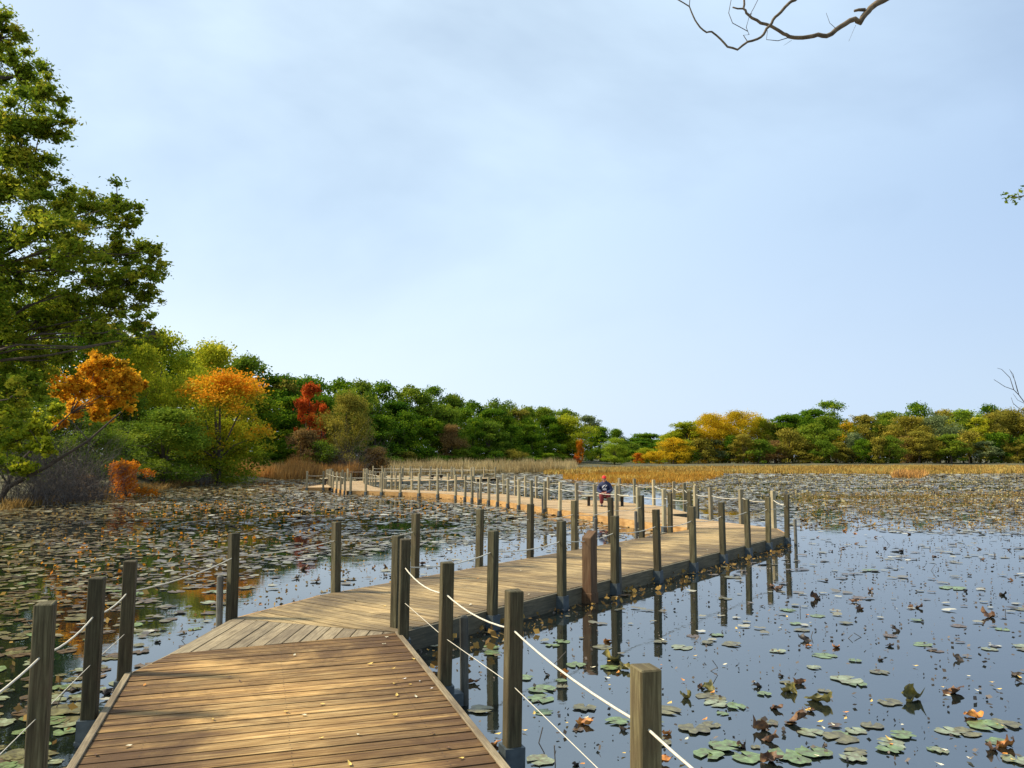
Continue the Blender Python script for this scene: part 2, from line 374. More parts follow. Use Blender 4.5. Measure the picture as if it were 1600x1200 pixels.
mb = MB(); mb.tube([(0, 0, -.9), (0, 0, .46)], .036, 10); mb.tube([(0, 0, .46), (0, 0, .475)], [.036, .02], 10)
_b = mb.build('pile', M['pile']); PILE = _b.data; bpy.data.objects.remove(_b)
def interp_edge(edge, s):
    for i in range(len(edge) - 1):
        l = np.hypot(*(edge[i + 1] - edge[i]))
        if s <= l or i == len(edge) - 2: return edge[i] + (edge[i + 1] - edge[i]) * s / l, (edge[i + 1] - edge[i]) / l
        s -= l
def edge_len(e): return sum(np.hypot(*(e[i + 1] - e[i])) for i in range(len(e) - 1))
def on_edge(edge, px, out, off=.1):        # the point of an edge that stands in pixel column px
    n_ = 400; Lh = edge_len(edge); best = None
    for i in range(n_ + 1):
        p, d = interp_edge(edge, Lh * i / n_); q = p + np.array([d[1], -d[0]]) * out * off
        e = abs(proj(q[0], q[1], DECK)[0] - px)
        if best is None or e < best[0]: best = (e, q, d)
    return best[1], math.atan2(best[2][1], best[2][0])
def spaced(edge, out, step, off=.1, s0=.3):
    L_ = edge_len(edge); k = max(1, round((L_ - 2 * s0) / step)); r = []
    for i in range(k + 1):
        p, d = interp_edge(edge, s0 + (L_ - 2 * s0) * i / k); r.append((p + np.array([d[1], -d[0]]) * out * off, math.atan2(d[1], d[0])))
    return r
def add_posts(root, pts, pale=False, brk=True, h=0):
    for p, rz in pts:
        o = part('railing_post', random.choice(POSTP if pale else POSTS), root, (p[0], p[1], DECK + h + random.uniform(-.012, .012)), rz, .006)
        if brk:
            k = bpy.data.objects.new('bracket', BRK); link(k, o)
def add_rope(root, pts, z=.90, sag=.045, r=.0065, name='rope', n=7):
    mb = MB(); line = []
    for i in range(len(pts) - 1):
        a, b_ = np.array(pts[i][0] if isinstance(pts[i], tuple) else pts[i]), np.array(pts[i + 1][0] if isinstance(pts[i + 1], tuple) else pts[i + 1])
        sg = sag * random.uniform(.6, 1.35)
        for k in range(n + (i == len(pts) - 2)):
            f = k / n; q = a + (b_ - a) * f
            line.append((q[0], q[1], z - 4 * sg * f * (1 - f)))
    mb.tube(line, r, 6)
    return mb.build(name, M['rope'], root, smooth=True)
def add_pile(root, p, h=0): part('pile', PILE, root, (p[0], p[1], DECK + h))

# --- stretch A: from behind the camera to the first bend
AZA = azv(-17.6); PEA = np.array([AZA[1], -AZA[0]])
aR = gp(785, 1200); aL = aR - PEA * 2.36
pivot = gp(617, 989)
def along(p, d, q):  # point on line p+d closest to q
    return p + d * np.dot(q - p, d)
Aend = along(aR, AZA, pivot)
cornerL = gp(366, 966); bendL = along(aL, AZA, gp(208, 1051)); wedge0 = gp(268, 1021.5)
b0 = aR - AZA * 9; b1 = aL - AZA * 9
rA = tag(empty('boardwalk_section', (0, 0, 0)), 'nearest boardwalk stretch of golden brown planks, from the bottom edge to the first bend', 'boardwalk')
mb = MB(); decking(mb, [b0, aR, pivot, wedge0, bendL, b1], AZA); mb.build('decking', M['deck_near'], rA)
mb = MB(); wd = (cornerL - wedge0); wa = np.array([wd[1], -wd[0]]); decking(mb, [wedge0 + (pivot - wedge0) * .006, pivot, cornerL], wa, .15, .014); mb.build('wedge_decking', M['deck_grey'], rA)
mb = MB()
beam(mb, b0, pivot, 1, -.02, DECK - .002, .045, .004); beam(mb, b1, bendL, -1, -.02, DECK - .002, .045, .004)
beam(mb, bendL, wedge0, -1, -.02, DECK - .01, .03, .004); beam(mb, wedge0, cornerL, -1, -.02, DECK - .01, .03, .004)
mb.build('fascia', M['deck_grey'], rA)
mb = MB()
beam(mb, b0, pivot, 1, DECK, DECK + .016, .05, .0); beam(mb, b1, bendL, -1, DECK, DECK + .016, .05, .0)
mb.build('edge_trim', M['deck_grey'], rA, bevel=.004)
mb = MB()
for f in (.3, 1.18, 2.06): beam(mb, b1 + PEA * f, bendL + PEA * f, 1, -.05, DECK - .045, .05)
mb.build('joist', M['fascia_shade_tone'], rA)
screws('screw_heads', [b0, aR, pivot, wedge0, bendL, b1], [(b1 + PEA * f, (along(aL, AZA, wedge0) if f < 1 else Aend) + PEA * (f - (0 if f < 1 else 2.36))) for f in (.32, 1.2, 2.08)], AZA, rA)
def by_top(x, yt, off=0):   # a post from the pixel of its top
    D = 0; d = ray(x, yt); t = (DECK + .945 - CAMZ) / d[2]; return np.array([d[0] * t, d[1] * t])
angA = math.atan2(AZA[1], AZA[0])
PA = [by_top(632, 845), by_top(696, 877), by_top(800, 919), by_top(1004, 1033)]
PA.append(PA[3] * 2 - PA[2]); PA.append(PA[4] * 2 - PA[3])
LA = [by_top(366, 832), by_top(202, 872.5), by_top(150, 900), by_top(69, 947)]
LA.append(LA[3] + (LA[3] - LA[2]) * 1.1); LA.append(LA[4] + (LA[4] - LA[3])); LA.append(LA[5] + (LA[5] - LA[4]))
add_posts(rA, [(p, angA) for p in PA]); add_posts(rA, [(p, angA) for p in LA[1:]])
add_posts(rA, [(LA[0], angA + .5)], brk=False)
add_rope(rA, PA, .905, .05, .0062); add_rope(rA, LA, .885, .035, .0062)
add_rope(rA, [p for p in PA], .55, .0, .0025, 'wire'); add_rope(rA, [p for p in LA[1:]], .55, .0, .0025, 'wire')
add_pile(rA, PA[1] + PEA * .17 + AZA * .02, .02); add_pile(rA, LA[0] - PEA * .13, 0)
# clamp joining the near pile to its post
mb = MB(); q = PA[1] + PEA * .085; mb.box((q[0], q[1], .02), .16, .11, .10, angA); mb.build('pile_clamp', M['steel'], rA)

# --- stretch B
AZB = azv(36.3); PEB = np.array([AZB[1], -AZB[0]])
bR = gp(617, 988); bRend = along(bR, AZB, gp(1226, 835)); bL = bR - PEB * 2.36
# left edge starts at the corner post
bL0 = cornerL
tipR = gp(1212, 825.5); inC = gp(1076, 825)
rB = tag(empty('boardwalk_section'), 'second boardwalk stretch slanting away to the right from the first bend to the pointed corner', 'boardwalk')
rB_poly = [bR + AZB * .01, bRend, tipR, along(bL, AZB, inC), along(bL, AZB, gp(525, 932)), cornerL + (pivot - cornerL) * .006]
mb = MB(); decking(mb, rB_poly, AZB); mb.build('decking', M['deck_mid'], rB)
mb = MB(); beam(mb, bR, bRend, 1, -.03, DECK - .006, .05, .003); mb.build('fascia', M['fascia_shade_tone'], rB)
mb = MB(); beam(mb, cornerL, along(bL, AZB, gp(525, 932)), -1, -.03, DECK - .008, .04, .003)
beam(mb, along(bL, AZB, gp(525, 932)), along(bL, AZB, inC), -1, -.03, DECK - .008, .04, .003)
beam(mb, bRend, tipR, 1, -.03, DECK - .006, .05, .003); mb.build('fascia', M['fascia_sunlit_tone'], rB)
mb = MB()
for f in (.5, 1.2, 1.9): beam(mb, bR - PEB * f, bRend - PEB * f, 1, -.05, DECK - .045, .05)
mb.build('joist', M['fascia_shade_tone'], rB)
eBR = [bR, bRend]; eBL = [cornerL, along(bL, AZB, gp(525, 932)), along(bL, AZB, inC)]
angB = math.atan2(AZB[1], AZB[0])
pBR = [(by_top(621, 839), angB)] + [on_edge(eBR, x, 1) for x in (768, 877, 960, 1028, 1083, 1130, 1169, 1201, 1230)]
pBL = [on_edge(eBL, x, -1, .05) for x in (525, 648, 749, 829, 898, 955, 1003, 1047, 1078)]
add_posts(rB, pBR); add_posts(rB, pBL, brk=False)
add_rope(rB, [(PA[0], 0)] + pBR[1:], .90, .05); add_rope(rB, [(LA[0], 0)] + pBL, .90, .045)
# stump: thick brown post with a slanted top
q, rz = on_edge(eBR, 921, 1, .13)
mb = MB(); mb.box((0, 0, -.4), .17, .15, 1.10, 0)
for v in range(4, 8):
    x, y, z = mb.v[v]; mb.v[v] = (x, y, z + (.09 if x > 0 else 0) - .02)
mb.box((0, 0, -.3), .19, .17, .22, 0, .1)
o = mb.build('thick_post', M['post_brown'], rB, bevel=.008); o.location = (q[0], q[1], DECK); o.rotation_euler = (0, 0, rz); tag(o, 'thick brown post with slanted sawn top')
q, _ = on_edge(eBR, 967, 1, .14); add_pile(rB, q, .0)
q, _ = on_edge(eBL, 931, -1, .25); add_pile(rB, q, .05)
q, _ = on_edge(eBL, 994, -1, .25); add_pile(rB, q, .1)
q, _ = on_edge(eBR, 1239, 1, .22); add_pile(rB, q + AZB * .2, -.1)

# --- stretch C: from the pointed corner back to the left
AZC = azv(-22); PEC = np.array([AZC[1], -AZC[0]])
cF0 = gp(1076, 824.5); cF1 = along(cF0, AZC, gp(725, 773)); cB1 = cF1 + PEC * 2.3; cB0 = cF0 + PEC * 2.3
rC = tag(empty('boardwalk_section'), 'third boardwalk stretch of pale planks running left past the seated person to the far curve', 'boardwalk')
cTip = tipR + AZC * .012
mb = MB(); decking(mb, [cF0, cTip, along(cTip, AZC, gp(1077, 807)), cB1, cF1], AZC); mb.build('decking', M['deck_far'], rC)
mb = MB(); beam(mb, cF0, cF1, -1, -.03, DECK - .006, .05, .003); mb.build('fascia', M['fascia_sunlit_tone'], rC)
eCB = [tipR, along(cTip, AZC, gp(1077, 807)), cB1]; eCF = [cF0, cF1]
mb = MB(); beam(mb, eCB[0], eCB[1], 1, -.03, DECK - .006, .05, .003); beam(mb, eCB[1], eCB[2], 1, -.03, DECK - .006, .05, .003); mb.build('fascia', M['fascia_shade_tone'], rC)
mb = MB()
for f in (.5, 1.2, 1.9): beam(mb, cF0 + PEC * f, cF1 + PEC * f, 1, -.05, DECK - .045, .05)
mb.build('joist', M['fascia_shade_tone'], rC)
pCF = [on_edge(eCF, x, -1, .08) for x in (1038, 998, 963, 930, 901, 875, 852, 831, 811, 794, 778, 764, 751, 738, 727)]
pC1 = [on_edge(eCB, x, 1, .08) for x in (1210, 1159, 1111, 1087)]
pC2 = [on_edge(eCB, x, 1, .08) for x in (857, 838.5, 821, 805.5, 784, 762, 745, 731)]
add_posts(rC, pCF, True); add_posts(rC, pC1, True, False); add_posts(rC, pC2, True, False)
add_rope(rC, [pBL[-1]] + pCF, .92, .035, .009); add_rope(rC, [pBR[-1]] + pC1, .92, .06, .009); add_rope(rC, pC2, .92, .03, .009)
for x in (847.5, 747): q, _ = on_edge(eCF, x, -1, .2); add_pile(rC, q, -.05)
q, _ = on_edge(eCB, 1091, 1, .2); add_pile(rC, q, .1)
# the widened platform that carries the bench
plat = [gp(1051, 803), gp(1079, 802), gp(1034, 790.8), gp(991, 786.6), gp(966, 783.4), gp(912, 780.8), gp(870, 780.8)]
plat = [p for p in plat]; base_in = [along(cB0, AZC, plat[-1]) + PEC * .004, along(cB0, AZC, plat[0]) + PEC * .004]
rP = tag(empty('viewing_platform'), 'widened plank platform beside the third boardwalk stretch that carries the bench with the seated person', 'platform')
pp = [base_in[1], plat[0] if np.dot(plat[0] - base_in[1], PEC) > 0 else base_in[1] + PEC * .05, plat[1], plat[2], plat[3], plat[4], plat[5], base_in[0]]
mb = MB(); decking(mb, pp, AZC); mb.build('decking', M['deck_far'], rP)
mb = MB()
for i in range(1, 6): beam(mb, pp[i], pp[i + 1], 1, -.03, DECK - .006, .05, .003)
mb.build('fascia', M['fascia_shade_tone'], rP)
eP = [pp[i] for i in range(1, 7)]
pP = [on_edge(eP[1:], x, 1, .08) for x in (1070, 1053, 1022, 992, 968)]
add_posts(rP, pP, True, False); add_rope(rP, [pC1[-1]] + pP + [pC2[0]], .92, .07, .009)

# --- the far stretches
def stretch(label, pts, w, mat, fmat, side, sF, sB, step=1.5, thick=.011, ropes=True, pxF=None, pxB=None):
    """polyline of one edge (front), offset by w to the other; side=+1 puts the width on the right of travel"""
    root = tag(empty('boardwalk_section'), label, 'boardwalk')
    pts = [np.array(p, float) for p in pts]; nrm = []
    for i in range(len(pts)):
        d = pts[min(i + 1, len(pts) - 1)] - pts[max(i - 1, 0)]; d /= np.hypot(*d); nrm.append(np.array([d[1], -d[0]]) * side)
    back = [p + n_ * w for p, n_ in zip(pts, nrm)]
    mb = MB()
    for i in range(len(pts) - 1):
        d = pts[i + 1] - pts[i]; decking(mb, [pts[i], pts[i + 1], back[i + 1], back[i]], d)
    mb.build('decking', mat, root)
    mb = MB()
    for i in range(len(pts) - 1): beam(mb, pts[i], pts[i + 1], -side, -.03, DECK - .006, .05, .003)
    mb.build('fascia', fmat, root)
    mb = MB()
    for i in range(len(pts) - 1): beam(mb, back[i], back[i + 1], side, -.03, DECK - .006, .05, .003)
    mb.build('fascia', M['fascia_shade_tone'] if side > 0 else fmat, root)
    F = B = []
    if sF: F = [on_edge(pts, x, -side, .08) for x in pxF] if pxF else spaced(pts, -side, step, .08)
    if sB: B = [on_edge(back, x, side, .08) for x in pxB] if pxB else spaced(back, side, step, .08)
    for q in (F, B):
        if q:
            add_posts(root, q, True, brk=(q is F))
            if ropes: add_rope(root, q, .92, .03, thick, n=4)
    return root, pts, back, F, B
dpt = [cF1 + AZC * .01, gp(685, 771.2), gp(627, 768.6), gp(573, 767.0), gp(549, 766.6)]
s2 = stretch('curved boardwalk stretch with sunlit edge boards crossing in front of the reeds at far left', dpt, 2.1, M['deck_far'], M['fascia_sunlit_tone'], 1, True, True,
             pxF=(714, 684, 654.5, 625.5, 596, 571.5, 548), pxB=(700.5, 672, 643.5, 618, 600))
e0 = gp(548, 767)
turn = [e0 + np.array([-.25, .3]), np.array([-10.6, 47.5]), np.array([-12.6, 54.5]), np.array([-13.4, 60])]
s3 = stretch('boardwalk stretch heading straight away from the left tip of the curve towards the reeds', turn, 2.4, M['deck_far'], M['fascia_sunlit_tone'], 1, True, True, step=1.45)
jut = [gp(520, 761.5) + np.array([-.25, 0]), gp(472, 761.5)]
s4 = stretch('small square side platform sticking out left at the far left end of the boardwalk', jut, 5.2, M['deck_far'], M['fascia_sunlit_tone'], 1, True, True, step=1.6)
E0 = np.array([-11.0, 57.6]); E1 = np.array([-3.1, 64.0])
s5 = stretch('far boardwalk stretch behind the curve slanting away right across the lily pads', [E0, E1], 2.3, M['deck_far'], M['post_pale'], -1, True, True, step=1.5)
G0 = np.array([-2.9, 66.4]); G1 = np.array([-13.5, 77.0])
s6 = stretch('farthest boardwalk stretch doubling back left towards the shore reeds', [G0, G1], 2.3, M['deck_far'], M['post_pale'], 1, True, True, step=1.5)

# --- benches
def bench(loc, rz, label, length=1.55, depth=.42):
    root = tag(empty('bench', loc, rz), label, 'bench', None)
    mb = MB()
    for k in range(3):
        y = (k - 1) * depth / 3; hw = depth / 3 - .008
        mb.prism([(-length / 2, y - hw / 2), (length / 2, y - hw / 2), (length / 2, y + hw / 2), (-length / 2, y + hw / 2)], .40, .445, (1, 0), k * 3.1, random.random())
    mb.build('seat', M['bench'], root, bevel=.006)
    for s in (-1, 1):
        mb = MB(); x = s * (length / 2 - .28)
        q = [(-.17, .40), (.17, .40), (.17, .34), (.075, .16), (.075, 0), (-.075, 0), (-.075, .16), (-.17, .34)]
        n_ = len(q); b_ = len(mb.v)
        for dx in (-.06, .06):
            for yy, zz in q: mb.v.append((x + dx, yy, zz))
        mb.face_uv([b_ + i for i in range(n_)]); mb.face_uv([b_ + n_ + i for i in reversed(range(n_))])
        for i in range(n_):
            j = (i + 1) % n_; mb.face_uv([b_ + j, b_ + i, b_ + n_ + i, b_ + n_ + j])
        mb.build('leg', M['bench_leg'], root)
    return root
bp = gp(946, 790.5); brz = R(-6)
bench((bp[0], bp[1], DECK), brz, 'backless plank bench on the boardwalk platform with the red capped person sitting on it', 1.95, .62).scale = (.88, .88, .88)
b2 = gp(511, 757.5); bench((b2[0], b2[1], DECK), R(78), 'small empty plank bench on the far left side platform', 1.3)
b3 = gp(684, 748.6); b3 = np.array([-5.9, 62.6]) ; bench((b3[0], b3[1], DECK), R(40), 'tiny distant bench standing on the far boardwalk stretch behind the railing posts', 1.4)

# --- the seated person
def skin_obj(name, pts, edges, rad, mat, parent, sub=2, root_i=0):
    me = bpy.data.meshes.new(name); me.from_pydata(pts, edges, []); me.update(); me.materials.append(mat)
    o = bpy.data.objects.new(name, me); link(o, parent)
    bpy.context.view_layer.objects.active = o
    mo = o.modifiers.new('skin', 'SKIN'); mo.use_smooth_shade = True
    if not me.skin_vertices: me.skin_vertices.new() if hasattr(me.skin_vertices, 'new') else None
    for i, r_ in enumerate(rad):
        me.skin_vertices[0].data[i].radius = (r_, r_) if not hasattr(r_, '__len__') else r_
    me.skin_vertices[0].data[root_i].use_root = True
    s_ = o.modifiers.new('sub', 'SUBSURF'); s_.levels = sub; s_.render_levels = sub
    return o
M['skin'] = simple('skin', (.42, .22, .15), .55, .1, 20)
M['cap'] = simple('red_cap', (.72, .02, .015), .7, .1, 20)
M['trouser'] = simple('maroon_trousers', (.16, .018, .02), .85, .25, 12)
M['shoe'] = simple('shoe', (.03, .03, .035), .7)
M['white'] = simple('white_print', (.7, .72, .75), .7, .1, 20)
M['hoodie'] = simple('navy_hoodie', (.018, .026, .075), .85, .3, 14)
pr_ = tag(empty('person', (bp[0] - .02, bp[1] - .03, DECK), R(-8)), 'person in red cap, navy printed hoodie and maroon trousers sitting hunched on the bench', 'person')
# facing -Y (towards camera), looking slightly down and left
P_ = [(0, .05, .50), (0, .05, .66), (0, 0, .86), (0, -.03, .99), (-.01, -.07, 1.07), (-.02, -.10, 1.15), (-.02, -.10, 1.24),
      (-.10, 0, .50), (-.13, -.40, .50), (-.12, -.42, .28), (-.12, -.40, .07), (-.13, -.53, .05),
      (.10, 0, .50), (.14, -.38, .50), (.17, -.36, .28), (.17, -.32, .07), (.18, -.45, .05),
      (-.19, 0, .93), (-.27, -.06, .70), (-.16, -.28, .60), (-.09, -.36, .59),
      (.19, 0, .93), (.27, -.06, .70), (.15, -.27, .61), (.05, -.35, .60)]
pr_.scale = (.92, .88, .84)
E_ = [(0, 1), (1, 2), (2, 3), (3, 4), (4, 5), (5, 6), (0, 7), (7, 8), (8, 9), (9, 10), (10, 11), (0, 12), (12, 13), (13, 14), (14, 15), (15, 16),
      (3, 17), (17, 18), (18, 19), (19, 20), (3, 21), (21, 22), (22, 23), (23, 24)]
Rd = [.13, .13, .13, .09, .045, .075, .07, .09, .07, .05, .035, .03, .09, .07, .05, .035, .03, .055, .042, .032, .026, .055, .042, .032, .026]
body = skin_obj('body', P_, E_, Rd, M['skin'], pr_)
# hands: five bent fingers each, on the lap
for sx, w in ((-1, Vector((-.09, -.36, .59))), (1, Vector((.05, -.35, .60)))):
    hp = [tuple(w)]; he = []; hr = [.026]
    hp.append(tuple(w + Vector((-sx * .035, -.05, -.01)))); he.append((0, 1)); hr.append(.03)
    for k in range(4):
        a = w + Vector((-sx * .03 - sx * .0, -.075, 0)) + Vector((sx * (k - 1.5) * .019, 0, 0)); l_ = (.062, .072, .068, .052)[k]
        i0 = len(hp); hp += [tuple(a), tuple(a + Vector((0, -l_ * .5, -.012))), tuple(a + Vector((0, -l_ * .75, -.035)))]
        he += [(1, i0), (i0, i0 + 1), (i0 + 1, i0 + 2)]; hr += [.0095, .0085, .0075]
    i0 = len(hp); a = w + Vector((-sx * .06, -.03, 0)); hp += [tuple(a), tuple(a + Vector((-sx * .015, -.035, -.015)))]; he += [(0, i0), (i0, i0 + 1)]; hr += [.011, .009]
    skin_obj('hand', hp, he, hr, M['skin'], pr_, 1)
# clothing follows the body
tor = [0, 1, 2, 3, 17, 18, 19, 21, 22, 23]; tp = [P_[i] for i in tor] + [(-.10, -.345, .59), (.06, -.335, .60)]; tp[3] = (0, -.05, 1.0); tp[4] = (-.16, 0, .93); tp[7] = (.16, 0, .93); tp.append((-.01, -.055, 1.09))
te = [(0, 1), (1, 2), (2, 3), (3, 4), (4, 5), (5, 6), (3, 7), (7, 8), (8, 9), (6, 10), (9, 11), (3, 12)]
skin_obj('hoodie', tp, te, [.19, .19, .19, .16, .10, .082, .066, .10, .082, .066, .045, .045, .09], M['hoodie'], pr_)
skin_obj('hood', [(0, .07, 1.0), (0, .0, 1.04), (-.01, -.06, 1.045)], [(0, 1), (1, 2)], [.11, .135, .10], M['hoodie'], pr_, 1)
lp = [P_[i] for i in (0, 7, 8, 9, 12, 13, 14)] + [(-.12, -.405, .12), (.17, -.335, .12)]
skin_obj('trousers', lp, [(0, 1), (1, 2), (2, 3), (3, 7), (0, 4), (4, 5), (5, 6), (6, 8)], [.17, .13, .11, .085, .13, .11, .085, .07, .07], M['trouser'], pr_)
for x0, y0 in ((-.12, -.40), (.17, -.34)):
    skin_obj('shoe', [(x0, y0 + .03, .05), (x0, y0 - .08, .05), (x0, y0 - .17, .04)], [(0, 1), (1, 2)], [.052, .048, .04], M['shoe'], pr_, 1)
# face, cap, print
def blob(name, c, r3, mat, parent, seg=14):
    bm = bmesh.new(); bmesh.ops.create_uvsphere(bm, u_segments=seg, v_segments=seg // 2 + 2, radius=1)
    for v in bm.verts: v.co = Vector((c[0] + v.co.x * r3[0], c[1] + v.co.y * r3[1], c[2] + v.co.z * r3[2]))
    me = bpy.data.meshes.new(name); bm.to_mesh(me); bm.free(); me.materials.append(mat); me.shade_smooth()
    return link(bpy.data.objects.new(name, me), parent)
blob('nose', (-.02, -.185, 1.185), (.014, .02, .022), M['skin'], pr_)
for s in (-1, 1):
    blob('eye', (-.02 + s * .03, -.172, 1.21), (.011, .008, .007), M['shoe'], pr_, 8)
    blob('ear', (-.02 + s * .078, -.10, 1.19), (.012, .022, .03), M['skin'], pr_, 8)
blob('mouth', (-.02, -.175, 1.145), (.022, .008, .005), M['trouser'], pr_, 8)
blob('hair', (-.02, -.075, 1.205), (.084, .085, .075), simple('grey_brown_hair', (.12, .07, .05), .8), pr_)
bm = bmesh.new(); bmesh.ops.create_uvsphere(bm, u_segments=18, v_segments=12, radius=1)
for v in bm.verts: v.co = Vector((-.02 + v.co.x * .096, -.095 + v.co.y * .108, 1.245 + max(v.co.z, -.12) * .088))
bmesh.ops.create_cone(bm, cap_ends=True, segments=16, radius1=.08, radius2=.078, depth=.012, matrix=Matrix.Translation((-.02, -.185, 1.236)) @ Matrix.Rotation(.25, 4, 'X') @ Matrix.Diagonal((1, 1.1, 1, 1)))
me = bpy.data.meshes.new('cap'); bm.to_mesh(me); bm.free(); me.materials.append(M['cap']); me.shade_smooth(); link(bpy.data.objects.new('cap', me), pr_)
# pale print on the chest: slanting stroke over two short rows
mb = MB()
def strip(x0, z0, x1, z1, w):
    y = lambda z: -.20 - (0.86 - z) * .05
    mb.tube([(x0, y(z0), z0), ((x0 + x1) / 2, y((z0 + z1) / 2) - .004, (z0 + z1) / 2), (x1, y(z1), z1)], w, 5)
strip(-.10, .80, .03, .93, .013); strip(.0, .80, .09, .92, .010); strip(-.09, .86, -.02, .90, .012); strip(-.08, .74, .06, .75, .016); strip(-.05, .70, .08, .71, .012)
mb.build('chest_print', M['white'], pr_)

# ------------------------------------------------------------ foliage
def leaves(C, size, aspect=.55, up=.0, rng=RNG):
    """rhombic leaf faces with random orientation at the centres C"""
    n_ = len(C); a = rng.normal(size=(n_, 3)); a[:, 2] *= .7; a /= np.linalg.norm(a, axis=1)[:, None]
    b_ = rng.normal(size=(n_, 3)); b_[:, 2] += up; b_ = np.cross(a, b_); b_ /= np.linalg.norm(b_, axis=1)[:, None] + 1e-9
    s = np.asarray(size).reshape(-1, 1) * rng.uniform(.6, 1.35, (n_, 1))
    V = np.stack([C + a * s * .5, C + b_ * s * .5 * aspect + a * s * .06, C - a * s * .5, C - b_ * s * .5 * aspect + a * s * .06], 1)
    return V
def clump_points(centres, radii, per, rng, flat=.75, shell=.55):
    """points in blobs, denser towards the outside and the top of every blob"""
    P, T = [], []
    for c, r_, k in zip(centres, radii, per):
        d = rng.normal(size=(k, 3)); d /= np.linalg.norm(d, axis=1)[:, None]; d[:, 2] = np.where((d[:, 2] < -.2) & (rng.random(k) < .6), -d[:, 2], d[:, 2])
        rr = r_ * ((shell + (1 - shell) * rng.random(k) ** .7) if shell > .11 else np.abs(rng.normal(0, .62, k))) * (1 + .36 * np.sin(d[:, 0] * 5 + c[0]) * np.sin(d[:, 1] * 5 + c[1] * 2) + .12 * rng.normal(size=k))
        P.append(np.array(c) + d * rr[:, None] * np.array([1, 1, flat]))
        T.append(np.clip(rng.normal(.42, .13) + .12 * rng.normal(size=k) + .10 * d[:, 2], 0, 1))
    return np.concatenate(P), np.concatenate(T)
def crown_proto(name, seed, H=12., Wd=9., n_cl=46, n_lf=8000, leaf=.3, low=.1, top_w=.75, aspect=.75, tgrad=.0):
    rng = np.random.default_rng(seed); cs, rs = [], []
    for i in range(n_cl):
        h = low + (1 - low) * rng.random() ** .8; env = (math.sin(math.pi * min(1, (h - low + .16) / (1.16 - low)) ** .85)) ** .55
        an = rng.random() * 2 * math.pi; q = (Wd / 2) * env * rng.uniform(.55, .92) if i % 4 else (Wd / 2) * env * rng.uniform(0, .5)
        r_ = Wd * rng.choice([.09, .13, .17, .22], p=[.3, .3, .25, .15])
        q *= rng.uniform(.85, 1.22)
        cs.append((q * math.cos(an), q * math.sin(an), min(h * H, H - r_ * .6))); rs.append(r_)
    w = np.array(rs) ** 2; per = np.maximum(20, (n_lf * w / w.sum()).astype(int))
    P, T = clump_points(cs, rs, per, rng, .8, .38)
    P = P[P[:, 2] > .15]; T = T[:len(P)]
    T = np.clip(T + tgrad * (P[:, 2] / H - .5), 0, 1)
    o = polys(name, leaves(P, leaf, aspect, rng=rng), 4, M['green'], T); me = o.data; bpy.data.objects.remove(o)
    # trunk with limbs
    mb = MB(); r0 = H * .018
    top = Vector((rng.uniform(-.5, .5), rng.uniform(-.5, .5), H * .8)); mb.tube([(0, 0, -.5), (0, 0, H * .15), tuple(top * .55), tuple(top)], [r0 * 1.3, r0, r0 * .7, r0 * .2], 7)
    for c in cs[:9]:
        h0 = rng.uniform(.12, .4) * H; a = Vector((top.x * h0 / H, top.y * h0 / H, h0)); c = Vector(c)
        mb.tube([a, a.lerp(c, .5) + Vector((0, 0, .06 * H * rng.uniform(-.5, 1))), c], [r0 * .5, r0 * .3, r0 * .08], 5)
    o = mb.build('trunk', M['bark']); tm = o.data; bpy.data.objects.remove(o)
    return (me, tm, H, Wd)
far_p = [crown_proto('crown', 100 + i, 12, (9, 8, 10, 8.5, 9.5, 7.5)[i], 64, 12000, .29, .0, .75, .8) for i in range(6)] + [crown_proto('crown', 150 + i, 13, (7, 8, 6.5)[i], 50, 10000, .28, .05) for i in range(3)]
near_p = [crown_proto('crown', 200 + i, 11, (9, 10, 8)[i], 64, 24000, .21, .02) for i in range(3)]
turn_p = [crown_proto('crown', 300, 9, 7.5, 60, 15000, .19, .1, tgrad=.75)]
narrow_p = [crown_proto('crown', 400, 9, 4, 34, 6000, .24, .25)]
shrub_p = [crown_proto('crown', 500 + i, 4, 5, 26, 5000, .2, .02) for i in range(3)]
for pset in (far_p, near_p, turn_p, narrow_p, shrub_p): pass
def tree(x, ytop, D, wpx, protos, mat, label, group=None, cat='tree', name='broadleaf_tree', base_px=None, seed=None):
    rg = random.Random(int(x * 13 + D * 7 + ytop)); me, tm, H, Wd = rg.choice(protos)
    p = at(x, 714, D); gz = float(ground_z([(p.x, p.y)])[0])
    top = at(x, ytop, D).z; h = top - gz; w = wpx * D / FPX * 1.12
    root = tag(empty(name, (p.x, p.y, gz - .05), rg.uniform(0, 6.28)), label, cat, group)
    root.scale = (w / Wd, w / Wd, h / H * 1.0)
    for nm, md, mt in (('trunk', tm, M['bark']), ('crown', me, M[mat])):
        o = bpy.data.objects.new(nm, md); link(o, root)
        o.material_slots[0].link = 'OBJECT'; o.material_slots[0].material = mt
    return root
ORD = 'first second third fourth fifth sixth seventh eighth ninth tenth eleventh twelfth thirteenth fourteenth fifteenth sixteenth seventeenth eighteenth nineteenth twentieth'.split()
CNT = {}
def nth(k):
    CNT[k] = CNT.get(k, 0) + 1; return ORD[min(CNT[k], 20) - 1] + ' from the left'
SIL = [(380, 566), (410, 571), (440, 583), (470, 588), (500, 591), (530, 593), (560, 599), (600, 602), (650, 606), (700, 610), (750, 622), (800, 630), (850, 637), (900, 646), (930, 656), (960, 668)]
def sil(x): return float(np.interp(x, *zip(*SIL)))
rg = random.Random(5)
